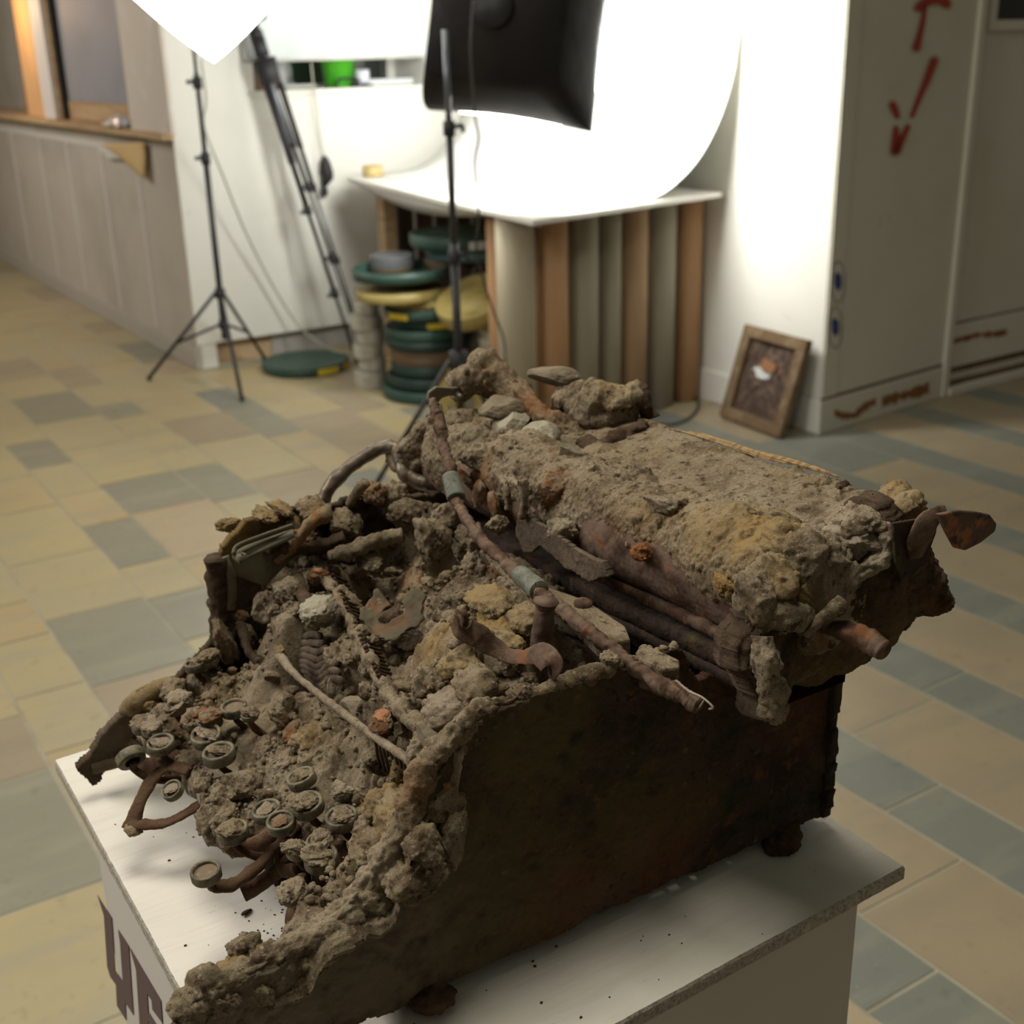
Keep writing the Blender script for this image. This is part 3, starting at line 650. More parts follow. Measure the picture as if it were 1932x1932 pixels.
# plastic sheet sagging under the left edge
V = []; F = []; n = 16
for i in range(n + 1):
    p = c4[0] * (1 - i / n) + c4[1] * (i / n); sag = .055 * math.sin(math.pi * min(1, i / n * 1.25)) if i / n < .8 else 0
    V += [(p[0] + .012, p[1] + .002, .783), (p[0] + .035, p[1], .782 - sag - .004)]
for i in range(n): F.append((2 * i, 2 * i + 2, 2 * i + 3, 2 * i + 1))
o = obj('plastic_skirt', G().add(V, F, True), mat('milky_plastic', (.62, .61, .58), .4), tb); o.modifiers.new('t', 'SOLIDIFY').thickness = .001
KR = [mat('pale_card', (.36, .315, .225), .75), mat('orange_card', (.42, .245, .125), .75), mat('grey_card_tube', (.29, .265, .2), .75), mat('tan_card', (.37, .245, .145), .75)]
row = [(948, 1015, 0), (1018, 1078, 1), (1080, 1135, 2), (1138, 1177, 2), (1179, 1228, 3), (1230, 1281, 2), (1286, 1330, 1)]
names = ['pale thick cardboard tube at the left corner of the table', 'orange cardboard tube next to the pale corner tube', 'third tube, grey beige, right of the orange tube', 'narrow grey beige tube, fourth from the left under the table', 'tan cardboard tube in the middle right of the row', 'grey beige tube second from the right end', 'orange brown tube at the right end of the row']
for i, (xa, xb, kk) in enumerate(row):
    A, B = aY(xa, 450, 3.53 + .05 * (i / 6)), aY(xb, 450, 3.53 + .05 * (i / 6)); r = (B[0] - A[0]) / 2 * .93; cx, cy = (A[0] + B[0]) / 2 - .006, A[1]
    if i == 0: r *= 1.0
    g = G().lathe([(r * .9, 0), (r, .002), (r, .781), (r * .9, .782), (r * .9, .0)], (cx, cy + r * .4, 0), 32)
    o = obj('cardboard_tube', g, KR[kk], tb); o['label'] = names[i]
# second rank of tubes filling the depth of the table's near end
for i in range(6):
    g = G().lathe([(.05, 0), (.055, .002), (.055, .781), (.05, .782), (.05, 0)], (2.36 + i * .135, 3.74, 0), 24); obj('cardboard_tube', g, KR[(i * 2 + 1) % 4], tb)
# paper sweep
PAPER = mat('white_sweep_paper', (.86, .86, .84), .7)
prof = [(2.50, .0), (2.70, .0)]
for k in range(1, 15):
    a = k / 14; prof.append((2.70 + .43 * math.sin(a * 1.28) / math.sin(1.28) * (1 - .0), .0 + .42 * (1 - math.cos(a * 1.42)) / (1 - math.cos(1.42)) ** 1))
prof += [(3.150, .56), (3.156, .8), (3.16, 1.3)]
prof = [(x, z + .8035) for x, z in prof]
V = []; F = []; ys = np.linspace(3.41, 5.14, 14)
for yy in ys:
    for x, z in prof: V.append((x, yy, z + .002 * math.sin(yy * 5) * (z > .9)))
m_ = len(prof)
for i in range(len(ys) - 1):
    for j in range(m_ - 1): F.append((i * m_ + j, i * m_ + j + 1, (i + 1) * m_ + j + 1, (i + 1) * m_ + j))
o = obj('paper_sweep', G().add(V, F, True), PAPER, org=(2.8, 4.2, .804)); o.modifiers.new('t', 'SOLIDIFY').thickness = .0008
tag(o, 'white background paper sweeping from the tabletop up the wall', 'backdrop')
tr_ = aZ(700, 332, .803); t = thing('tape_roll', 'roll of brown packing tape on the left end of the white tabletop', 'tape', (tr_[0], tr_[1], .803))
obj('roll', G().lathe([(.036, 0), (.036, .046), (.045, .046), (.045, 0), (.036, 0)], (tr_[0], tr_[1] - .02, .8025), 28), mat('brown_tape', (.5, .38, .16), .3), t); obj('core', G().lathe([(.033, 0), (.033, .046), (.0362, .046), (.0362, 0), (.033, 0)], (tr_[0], tr_[1] - .02, .8027), 28), KR[1], t)

# second light stand + black softbox lighting the sweep
SX, SY = 1.79, 3.18
px_, py_, _ = proj(np.array([SX, SY, 1.3]))
q = aY(866, 700, 3.15); SX, SY = q[0], 3.15
s2 = thing('light_stand', 'black light stand rising in front of the worktable and its tubes', 'light stand', (SX, SY, 0))
obj('column', G().rod((SX, SY, .2), (SX, SY, .78), .0125), BLK, s2); obj('riser', G().rod((SX, SY, .7), (SX, SY, 1.12), .0105), BLK, s2); obj('riser', G().rod((SX, SY, 1.08), (SX, SY, 1.36), .009), CHROME, s2)
for z in (.74, 1.10): obj('clamp_collar', G().rod((SX, SY, z - .02), (SX, SY, z + .02), .017).rod((SX, SY, z), (SX + .035, SY - .015, z + .008), .006).rod((SX + .035, SY - .015, z + .008), (SX + .037, SY - .015, z - .012), .006), BLKP, s2)
obj('leg_collar', G().rod((SX, SY, .40), (SX, SY, .46), .028, 16), BLKP, s2)
ft = aZ(703, 928)
for k in range(3):
    d = np.array([ft[0] - SX, ft[1] - SY, 0]); a = k * TAU / 3 ; d = np.array([d[0] * math.cos(a) - d[1] * math.sin(a), d[0] * math.sin(a) + d[1] * math.cos(a), 0]); c = np.array([SX, SY, 0])
    if k == 2: d = d * .9
    topp = c + [0, 0, .43] + d / np.linalg.norm(d) * .026
    lgm = obj('leg', G().rod(topp, c + d + [0, 0, .006], .008), BLK, s2); obj('foot_cap', G().rod(c + d * .97 + [0, 0, .012], c + d + [0, 0, .006], .011), BLKP, lgm)
    obj('brace', G().rod(c + [0, 0, .24], topp * .45 + (c + d) * .55, .006), BLK, s2)
obj('lower_collar', G().rod((SX, SY, .21), (SX, SY, .25), .02, 12), BLKP, s2)
hb, hr = aY(1050, 240, 3.02), aY(1105, 0, 3.02)
tgt = np.array([2.95, 4.35, 1.12]); nB = tgt - np.array([SX, SY, 1.36]); nB = nB / np.linalg.norm(nB)
nB = np.array([.80, .60, -.10]); nB /= np.linalg.norm(nB)
cB = aY(965, 24, 3.38) + nB * .10
softbox('softbox_lamp', 'black fabric softbox seen from behind on the middle stand', cB, nB, [.15, -.05, 1], .275, .31, .24, (1, .99, .94), 48, backr=.20, skirt=.0)
# cable dropping from the black softbox
cord('softbox_cable', 'thin dark cable hanging from the black softbox behind the stand', [aY(893, 0, 3.06), aY(888, 100, 3.06), aY(896, 215, 3.1), aY(903, 260, 3.12), aY(896, 310, 3.14), aY(903, 400, 3.16), aY(900, 480, 3.2), aY(925, 570, 3.3), aY(950, 640, 3.4), aY(958, 700, 3.42), aZ(990, 740, .006)], .0035, CORDB)
cord('floor_cable', 'black cable lying on the floor at the right foot of the table', [aZ(1240, 800, .005), aZ(1275, 800, .005), aZ(1305, 785, .005), aZ(1318, 765, .005), aZ(1312, 745, .005)], .006, CORDB)

# film cans ----------------------------------------------------------------
CG = mat('green_lacquer', (.027, .062, .047), .45, noise=[(9, (.035, .075, .058), .45, .65, 3)]); CGD = mat('dark_green_lacquer', (.014, .034, .027), .45)
CBW = mat('rusty_can', (.14, .095, .055), .6, noise=[(12, (.14, .09, .05), .45, .6, 3)]); CY = mat('yellow_can', (.30, .235, .075), .45, noise=[(9, (.22, .165, .05), .45, .6, 3)])
CB_ = mat('blue_grey_can', (.10, .16, .165), .5); CW = mat('white_can', (.50, .48, .42), .5, noise=[(20, (.38, .36, .29), .45, .6, 3)]); TAPEY = mat('yellow_tape', (.62, .47, .03), .6); TAPEB = mat('blue_tape', (.02, .07, .2), .6); LAB = mat('white_label', (.6, .62, .6), .6)
def can(x, y, z, r, h, m, label, group=None, lid=True, tape=None, open_=False, tilt=None):
    t = thing('film_can', label, 'film can', (x, y, z), 0, group)
    t.rotation_euler = (0, 0, 0)
    if open_: pr = [(0, .002), (r * .97, 0), (r, .004), (r, h), (r * .975, h), (r * .97, .006), (0, .006)]
    else: pr = [(0, 0), (r * .96, 0), (r * .97, .004), (r * .97, h * .5), (r * .5, h * .5), (0, h * .5)]
    obj('base', G().lathe(pr, n=44), m if not isinstance(m, tuple) else m[0], t, local=True)
    if not open_ and lid:
        m2 = m if not isinstance(m, tuple) else m[1]
        obj('lid', G().lathe([(r, h * .28), (r, h * .94), (r * .985, h), (r * .93, h), (r * .91, h * .95), (r * .5, h * .95), (r * .48, h * .985), (0, h * .985)], n=44), m2, t, local=True)
    if tape:
        for a0, a1, tm, z0, z1 in tape:
            V = []; n = 14
            for i in range(n + 1):
                a = math.radians(a0 + (a1 - a0) * i / n)
                for zz in (z0, z1): V.append(((r + .0015) * math.cos(a), (r + .0015) * math.sin(a), zz * h))
            obj('label_tape', G().add(V, [(2 * i, 2 * i + 2, 2 * i + 3, 2 * i + 1) for i in range(n)], True), tm, t, local=True)
    if tilt: t.rotation_euler = tilt
    return t
fc = (aZ(492, 702) + aZ(668, 700)) / 2
can(2.12, 5.02, .0, .192, .04, CG, 'round green film can lying alone flat on the floor', tape=[(-98, -66, TAPEY, .15, .85), (-66, -57, TAPEB, .15, .85), (-57, -32, TAPEY, .15, .85)])
def zc(py, X=2.30, Y=4.30, r=.19):    # height on the near rim of the stack's axis for an image row
    p = np.array([X - r * .53, Y - r * .85, 0]); return p
sx_, sy_ = 2.29, 4.30
def hrow(py, px=800, Y=4.14): return max(0, aY(px, py, Y)[2])
gA = 'film cans in the pile left of the table'
cans = [  # px centre, row of lower rim, row of upper rim at the near side, px radius, material, tape
 (806, 778, 745, 93, CG, 'lowest green film can of the pile on the floor, with a white label', [(-70, -45, LAB, .3, .9)]),
 (808, 745, 722, 84, CGD, 'dark green can second from the floor in the pile', None),
 (812, 722, 700, 80, CGD, 'dark green film can just below the rusty brown can', None),
 (810, 700, 668, 78, CBW, 'rusty brown film can low in the pile', None),
 (808, 668, 650, 86, CGD, 'dark green film can resting on the rusty brown can', None),
 (806, 650, 630, 84, CG, 'green film can with a plain rim below the long yellow tape', None),
 (822, 630, 611, 76, CG, 'green film can with a long yellow tape label', [(-132, -88, TAPEY, .15, .7), (-82, -50, TAPEY, .15, .7)]),
 (800, 611, 590, 76, CG, 'green film can with a short yellow tape label at its left', [(-178, -142, TAPEY, .15, .7)]),
 (800, 590, 574, 70, CY, 'flat yellow film can near the middle of the pile', None)]
z = 0
for px, yl, yu, rp, m, lab, tape in cans:
    z1 = hrow(yu); h = max(.018, z1 - z); c0 = aY(px, 600, 4.3); rr = rp / 2325 * 4.85
    can(c0[0] + .0, 4.3, z + .0005, rr, h - .0008, m, lab, tape=tape); z = z + h
zt = z
yy = 4.33; cx = aY(757, 560, yy)[0]; rr = 86 / 2325 * 4.9
can(cx - .005, yy, zt + .002, rr, .075, CY, 'thick yellow film can under the open green tray', lid=False); 
can(cx + .0, yy, zt + .078, rr * 1.03, .042, (CG, CG), 'open green film can tray with a dark inside', open_=True)
c2 = aY(812, 530, 4.36)[0]
can(aY(738, 500, 4.46)[0], 4.45, zt + .088, .088, .062, (CBW, mat('dull_steel_can', (.10, .105, .11), .5)), 'small brown film can with a dull grey lid, set back in the open tray')
can(c2 + .075, 4.33, zt + .088, .10, .045, CBW, 'brown film can inside the tray below the blue grey can', lid=True)
can(c2 + .15, 4.30, zt + .134, .175, .046, CB_, 'blue grey film can beneath the top green one', tape=[(-70, -60, TAPEY, .2, .8)])
can(c2 + .12, 4.31, zt + .181, .205, .052, CG, 'large green film can on top of the whole pile', tape=[(-112, -78, LAB, .1, .7), (-78, -70, mat('red_dot', (.5, .08, .06), .6), .2, .6), (-70, -40, LAB, .1, .5)])
# yellow cans leaning, right of the pile
q = aY(895, 590, 3.98)
can(q[0] + .03, 4.0, .385, .155, .06, CY, 'large yellow film can leaning aslant on the white cans', tilt=(math.radians(8), math.radians(-24), 0))
can(aY(870, 700, 3.86)[0], 3.88, .105, .10, .035, CY, 'yellow film can standing on edge at the foot of the pile', tilt=(math.radians(76), 0, math.radians(-22)))
# stacks of white cans
z = 0
wl_ = ['lowest', 'second from below', 'third from below', 'fourth from below', 'fifth from below', 'topmost']
x0 = aY(700, 690, 4.55)[0]
for i, h in enumerate((.07, .055, .06, .06, .06, .05)):
    can(x0 + (.0, .012, -.004, .008, -.008, .0)[i], 4.56, z + .0005, (.068, .056, .062, .057, .064, .05)[i], h - .001, CW, f'white round can, {wl_[i]} in the stack between tripod foot and green pile', 'white cans stacked by the tripod foot'); z += h
z = 0; x0 = aY(924, 640, 3.98)[0]
for i in range(10):
    h = .036; can(x0 + .03 + .006 * math.sin(i * 2.3), 3.94, z + .0005, .092 - .002 * (i % 3), h - .001, CW, f'thin white film can, {["lowest", "second", "third", "fourth", "fifth", "sixth", "seventh", "eighth", "ninth", "topmost", ""][i]} from the floor up beside the pale tube', 'thin white film cans beside the tubes'); z += h

# framed relic leaning on the column
fb0, fb1 = aZ(1368, 786), aZ(1482, 828); ft0, ft1 = aX(1416, 609, XC - .03), aX(1536, 648, XC - .03)
xd = (fb1 - fb0); xd /= np.linalg.norm(xd); zd = ((ft0 + ft1) / 2 - (fb0 + fb1) / 2); Hh = np.linalg.norm(zd); zd /= Hh; nd = np.cross(xd, zd); nd /= np.linalg.norm(nd)
Wd = np.linalg.norm(fb1 - fb0); ce = (fb0 + fb1) / 2
if nd @ (CAMP - ce) < 0: nd = -nd
shear = ((ft1 + ft0) / 2 - ce) @ xd
def FP(a, b, c): return ce + xd * (a * Wd / 2) + zd * (b * Hh) + nd * c
FW = mat('weathered_frame_wood', (.15, .095, .05), .8, noise=[(14, (.21, .15, .085), .45, .6, 5), (40, (.09, .05, .025), .58, .7, 4)], bump=[(60, .5, .003)])
FI = mat('charred_inlay', (.075, .048, .035), .9, noise=[(22, (.15, .10, .07), .48, .62, 5), (15, (.16, .075, .03), .6, .7, 4), (50, (.03, .02, .015), .5, .65, 4)], bump=[(60, .8, .006)])
pf = thing('framed_relic', 'decayed brown framed panel leaning against the white column', 'frame', tuple(ce))
for a0, a1, b0, b1 in ((-1, 1, 0, .12), (-1, 1, .88, 1), (-1, -.74, .12, .88), (.74, 1, .12, .88)):
    obj('frame_rail', G().prism([FP(a0, b0, .002), FP(a1, b0, .002), FP(a1, b1, .002), FP(a0, b1, .002)], nd * .03), FW, pf, bev=.004)
n = 40; V = []; F = []
P_ = []
for i in range(n + 1):
    for j in range(n + 1):
        a, b = -.76 + 1.52 * i / n, .1 + .8 * j / n; P_.append(FP(a, b, .006))
P_ = np.array(P_); dz = .006 * fbm(P_, .05, 3, 3) + .005 * clods(P_, .03, 4); P_ = P_ + nd * dz[:, None]
for i in range(n):
    for j in range(n):
        a, b = -.76 + 1.52 * (i + .5) / n, .1 + .8 * (j + .5) / n
        if -.52 < a < .1 and .52 + .05 * math.sin(a * 9) < b < .66 + .06 * math.cos(a * 7) - .15 * max(0, a + .1): continue
        F.append((i * (n + 1) + j, (i + 1) * (n + 1) + j, (i + 1) * (n + 1) + j + 1, i * (n + 1) + j + 1))
o = obj('crumbled_inlay', G().add(P_, F, True), FI, pf); o.modifiers.new('t', 'SOLIDIFY').thickness = .002
obj('torn_lining', G().prism([FP(-.5, .5, .0035), FP(.12, .5, .0035), FP(.12, .7, .0035), FP(-.5, .7, .0035)], nd * .001), LAB, pf)
obj('orange_patch', G().prism([FP(-.25, .60, .012), FP(.2, .58, .016), FP(.25, .68, .016), FP(-.2, .72, .012)], nd * .004), mat('orange_rust_patch', (.26, .13, .06), .8), pf)
# ------------------------------------------------------------------ pedestal
PA, PB_, PC_, PD = aZ(102, 1433, .87), aZ(1708, 1634, .87), aZ(554.6, 2267, .87), aZ(975.7, 1154, .87)
def tw2w(p): p = np.asarray(p, float); return TO + p[..., 0:1] * TXV + p[..., 1:2] * TYV + p[..., 2:3] * TZV
pc = (PA + PB_ + PC_ + PD) / 4
pd = thing('display_pedestal', 'whitewashed plywood pedestal with dark lettering under the rusted typewriter', 'pedestal', (pc[0], pc[1], 0))
# plate with slightly worn edges: subdivided outline
def edge_pts(a, b, n, amp, seed):
    t = np.linspace(0, 1, n, endpoint=False)[:, None]; P = a * (1 - t) + b * t
    d = (b - a) / np.linalg.norm(b - a); nr = np.array([-d[1], d[0], 0]); return P + nr * (amp * fbm(P + seed, .009, 4, seed, .7))[:, None]
ring = np.vstack([edge_pts(PA, PC_, 200, .0004, 1), edge_pts(PC_, PB_, 200, .0004, 2), edge_pts(PB_, PD, 200, .0016, 3), edge_pts(PD, PA, 200, .0004, 4)])
n = len(ring); inn = pc + (ring - pc) * .9955; th = .0085
V = np.vstack([inn, ring - [0, 0, .0016], ring - [0, 0, th]]); F = [tuple(range(n))]
g = G(); g.add(inn, [tuple(range(n))])
obj('top_board', g, PED, pd)
g = G(); g.add(V, [(i, n + i, n + (i + 1) % n, (i + 1) % n) for i in range(n)] + [(n + i, 2 * n + i, 2 * n + (i + 1) % n, n + (i + 1) % n) for i in range(n)] + [tuple(range(2 * n, 3 * n))[::-1]])
obj('board_edge', g, PEDE, pd)
# box
zb = .87 - th
q1 = aZ(158, 1576, zb); q2 = aZ(1654.5, 1687, zb)
eA = (PC_ - PA); eA /= np.linalg.norm(eA); eB = (PB_ - PC_); eB /= np.linalg.norm(eB)
C = pc
def inset(P, ins): d = (C - P); d[2] = 0; return P + d * ins
k1 = .085
qa = PA + eA * .030 + eB * .012; qc = PC_ - eA * .014 + eB * .012; qb = PB_ - eA * .014 - eB * .020; qd = PD + eA * .03 - eB * .02
for q in (qa, qb, qc, qd): q[2] = 0
obj('box_body', G().prism([qa, qc, qb, qd], (0, 0, zb)), PEDB, pd, bev=.001)
# gothic letters painted on the front-left face
fn = np.cross(eA, [0, 0, 1.]);
if fn @ (CAMP - qa) < 0: fn = -fn
def fpl(px, py, out=.0006):
    d = ray(px, py); p0 = qa + fn * out; return CAMP + d * (((p0 - CAMP) @ fn) / (d @ fn))
def L(pts): return [fpl(x / 5.192 + 160, y / 5.192 + 1560) for x, y in pts]
l1 = L([(122, 668), (262, 895), (298, 1410), (370, 1520), (343, 1130), (325, 1012), (428, 1170), (475, 1845), (395, 1720), (403, 1895), (313, 1752), (303, 1548), (248, 1470), (218, 1370), (185, 870)])
l2 = L([(440, 1190), (742, 1705), (760, 1935), (745, 1905), (660, 1790), (652, 1700), (608, 1635), (620, 1815), (735, 2000), (742, 2100), (620, 1900), (632, 2080), (720, 2230), (545, 2080), (500, 1400)])
for q in (l1, l2):
    o = obj('painted_letter', G().prism(q, -fn * .0004), INK, pd)
# crumbs on the board
rnd = random.Random(3)
g = G()
def ico(sub):
    import bmesh
    bm = bmesh.new(); bmesh.ops.create_icosphere(bm, subdivisions=sub, radius=1); V = np.array([v.co[:] for v in bm.verts]); F = np.array([[v.index for v in f.verts] for f in bm.faces]); bm.free(); return V, F
ICO = {k: ico(k) for k in (1, 2, 3, 4, 5, 6)}
def rock_v(c, size, seed, sub=4, flat=0, rough=.18, rot=0, lump=.12):
    """irregular stone: stretched, cut by random planes when flat > 0, roughened"""
    r = random.Random(seed); V = ICO[sub][0].copy()
    for k in range(flat):
        d = np.array([r.gauss(0, 1) for _ in range(3)]); d /= np.linalg.norm(d); h = r.uniform(.55, .82); q = V @ d; V = V - np.outer(np.clip(q - h, 0, None), d)
    if not flat and sub > 2:
        for k in range(7):
            d = np.array([r.gauss(0, 1) for _ in range(3)]); d /= np.linalg.norm(d); h = r.uniform(.62, .9); q = V @ d; V = V - .8 * np.outer(np.clip(q - h, 0, None), d)
    e = (.35 * crumbs(V + seed, .42, .45, seed) + .2 * crumbs(V + seed, .2, .5, seed + 1))[:, None] if (sub > 3 and not flat) else 0
    V = V * (1 + lump * 1.2 * fbm(V + seed * 3.1, .9, 2, seed)[:, None] + rough * .8 * (fbm(V + seed, .4, 5, seed + 2, .6)[:, None]) + e)
    V = V * np.array(size)
    ca, sa = math.cos(rot), math.sin(rot); V = V @ np.array([[ca, sa, 0], [-sa, ca, 0], [0, 0, 1]])
    a = r.uniform(-.5, .5); ca, sa = math.cos(a), math.sin(a); V = V @ np.array([[1, 0, 0], [0, ca, sa], [0, -sa, ca]])
    return V + np.array(c)
def join(parts):
    V = []; F = []; b = 0
    for v, f in parts: V.append(v); F.append(np.asarray(f) + b); b += len(v)
    return np.vstack(V), np.vstack(F)
parts = []
for k in range(150):
    u, v = rnd.random(), rnd.random()
    P = PA + (PC_ - PA) * u + (PB_ - PC_) * v; p = P.copy()
    loc = TM @ (p - TO)
    if -.27 < loc[0] < -.01 and -.3 < loc[1] < 0: continue
    s = rnd.choice([.0004, .0005, .0006, .0009]); 
    parts.append((rock_v(p + [0, 0, s * .4], (s, s * rnd.uniform(.6, 1.3), s * .7), k, 1), ICO[1][1]))
for k in range(260):
    lp = tZ(rnd.gauss(590, 55), rnd.gauss(1760, 40), 0); s = rnd.choice([.0003, .0004, .0006]); p = tw2w(lp)
    parts.append((rock_v(p + [0, 0, s * .4], (s, s, s * .7), k, 1), ICO[1][1]))
o = obj('soil_crumbs', join(parts), SOILD, None, org=(pc[0], pc[1], .87)); paint(o, np.zeros((len(o.data.vertices), 3)))
tag(o, 'fine brown crumbs scattered over the white pedestal top', 'crumbs', kind='stuff')
p = tw2w(tZ(465, 1724, 0)); o = obj('rust_flake', (rock_v(p + [0, 0, .0012], (.0045, .0012, .001), 5, 3, rot=.5), ICO[3][1]), SOILD, org=tuple(p)); paint(o, np.zeros((len(o.data.vertices), 3))); tag(o, 'dark splinter of rust lying before the keyboard', 'flake')

# ------------------------------------------------------------------ typewriter
tw = bpy.data.objects.new('typewriter', None); COL.objects.link(tw); tw.empty_display_size = .05
BASE = tw2w(np.array([-.14, -.16, 0.0])); tw.location = BASE; tw.rotation_euler = (0, 0, TR)
tag(tw, 'soil-crusted rusted old typewriter standing on the white pedestal', 'typewriter')
OFF = np.array([-.14, -.16, 0])
def part(name, geo, m, parent=tw, stain=None, label=None, bev=0):
    """geometry in the typewriter's corner frame"""
    V = np.array(geo.v) if isinstance(geo, G) else geo[0]
    V = V.copy(); V[:, 2] = np.maximum(V[:, 2], .0005)
    me = mesh(name, V - OFF, geo.f, geo.sm) if isinstance(geo, G) else mesh(name, V - OFF, geo[1])
    me.materials.append(m); o = bpy.data.objects.new(name, me); COL.objects.link(o); o.parent = parent
    if m in (SOIL, SOILD, RUST): paint(o, np.zeros((len(V), 3)) if stain is None else stain(V))
    if label: o['label'] = label
    if bev: b = o.modifiers.new('edge', 'BEVEL'); b.width = bev; b.segments = 2; b.limit_method = 'ANGLE'
    return o

def inpoly(x, y, poly):
    c = np.zeros(x.shape, bool); n = len(poly)
    for i in range(n):
        x1, y1 = poly[i]; x2, y2 = poly[(i + 1) % n]
        m = ((y1 > y) != (y2 > y)); xi = (x2 - x1) * (y - y1) / ((y2 - y1) if y2 != y1 else 1e-9) + x1
        c ^= m & (x < xi)
    return c
def slab(poly, res, to3, top, bot, ragged=.0015, seed=0, holes=(), rnd_=0):
    """plate over a 2D outline: ragged outline, two relief faces, closed sides. to3(a,b,h)->xyz; top/bot: fn(a,b)->h"""
    poly = np.array(poly); a0, b0 = poly.min(0) - .004; a1, b1 = poly.max(0) + .004
    na, nb = int((a1 - a0) / res) + 2, int((b1 - b0) / res) + 2
    A, B = np.meshgrid(a0 + res * np.arange(na), b0 + res * np.arange(nb), indexing='ij')
    ca, cb = (A[:-1, :-1] + res / 2), (B[:-1, :-1] + res / 2)
    Pn = np.stack([ca.ravel(), cb.ravel(), np.zeros(ca.size)], 1)
    wa = ca + (ragged * 2 * fbm(Pn, .012, 3, seed)).reshape(ca.shape); wb = cb + (ragged * 2 * fbm(Pn, .012, 3, seed + 40)).reshape(ca.shape)
    ins = inpoly(wa, wb, poly)
    for h in holes: ins &= ~inpoly(wa, wb, h)
    ia, ib = np.nonzero(ins); vid = np.full((na, nb), -1)
    used = np.zeros((na, nb), bool)
    for da in (0, 1):
        for db in (0, 1): used[ia + da, ib + db] = True
    vid[used] = np.arange(used.sum()); n = used.sum()
    av, bv = A[used], B[used]
    hT, hB = top(av, bv), bot(av, bv)
    if rnd_:                       # edges rolled over instead of cut straight
        dist = np.zeros((na, nb)); cur = np.pad(ins, 1); cur = cur[:-1, :-1] & cur[1:, :-1] & cur[:-1, 1:] & cur[1:, 1:]
        nst = int(rnd_ / res)
        for s_ in range(nst):
            dist += cur; c2_ = np.pad(cur, 1); cur = cur & c2_[2:, 1:-1] & c2_[:-2, 1:-1] & c2_[1:-1, 2:] & c2_[1:-1, :-2]
            if s_ % 2: c2_ = np.pad(cur, 1); cur = cur & c2_[2:, 2:] & c2_[:-2, :-2] & c2_[:-2, 2:] & c2_[2:, :-2]
        w_ = np.clip(dist[used] / nst, 0, 1); w_ = np.sqrt(1 - (1 - w_) ** 2); mid = hB * .6 + hT * .4
        hT = mid + (hT - mid) * w_; hB = mid + (hB - mid) * w_
    T = to3(av, bv, hT); Bt = to3(av, bv, hB)
    V = np.vstack([T, Bt])
    f = np.stack([vid[ia, ib], vid[ia + 1, ib], vid[ia + 1, ib + 1], vid[ia, ib + 1]], 1)
    Fs = [f, f[:, ::-1] + n]
    pad = np.pad(ins, 1)
    for da, db, (p, q) in ((1, 0, ((1, 0), (1, 1))), (-1, 0, ((0, 1), (0, 0))), (0, 1, ((1, 1), (0, 1))), (0, -1, ((0, 0), (1, 0)))):
        nb_ = pad[ia + 1 + da, ib + 1 + db]; m = ~nb_
        v0 = vid[ia[m] + p[0], ib[m] + p[1]]; v1 = vid[ia[m] + q[0], ib[m] + q[1]]
        Fs.append(np.stack([v1, v0, v0 + n, v1 + n], 1))
    F = np.vstack(Fs)
    return V, F
def P3(a, b): return np.stack([a, b, np.zeros_like(a)], 1)

def blob(x, y, cx, cy, r): return np.exp(-(((x - cx) ** 2 + (y - cy) ** 2) / r ** 2))
# ---- height of the soil bed (control points from features seen in the photograph)
CT = []
def cp_(px, py, z): p = tZ(px, py, z); CT.append((p[0], p[1], z))
for a in [(870, 1385, .142), (900, 1340, .147), (1000, 1320, .148), (1150, 1270, .148), (1255, 1235, .149), (1000, 1260, .147), (850, 1290, .146), (930, 1150, .158), (990, 1200, .154), (900, 1200, .156), (860, 1180, .150),
          (1090, 1150, .142), (1060, 1080, .140), (1000, 1060, .138), (820, 1180, .120), (840, 1110, .118), (760, 1240, .112), (700, 1180, .098), (740, 1060, .105), (800, 1080, .115), (860, 1060, .128),
          (640, 1120, .128), (680, 1200, .128), (730, 1290, .125), (780, 1360, .125), (820, 1380, .128),
          (800, 1440, .112), (780, 1480, .098), (700, 1440, .090), (620, 1370, .086), (560, 1300, .082), (500, 1260, .080), (430, 1270, .074),
          (700, 1500, .083), (780, 1560, .092), (840, 1540, .108), (850, 1620, .085), (740, 1600, .080), (700, 1720, .066), (640, 1500, .072), (560, 1420, .070), (480, 1360, .068), (420, 1330, .064), (350, 1330, .058), (300, 1330, .052),
          (500, 1500, .060), (420, 1460, .056), (360, 1430, .05), (330, 1400, .048), (560, 1580, .058), (620, 1640, .055), (470, 1570, .052), (420, 1560, .048),
          (430, 1120, .105), (470, 1180, .085), (400, 1230, .078), (520, 1150, .118), (560, 1130, .126), (600, 1060, .128), (680, 1020, .125), (560, 1040, .122),
          (440, 1010, .146), (480, 970, .160), (560, 960, .160), (640, 940, .158), (700, 950, .150), (600, 1000, .125), (740, 970, .135), (790, 960, .150), (830, 990, .158), (900, 1020, .152), (960, 1060, .142)]:
    cp_(*a)
CT += [(-.28, -.12, .145), (-.30, -.2, .13), (-.02, -.10, .118), (-.1, -.10, .105), (-.2, -.1, .115), (.004, -.26, .112), (.004, -.30, .068), (.003, -.34, .05)]
CT = np.array(CT)
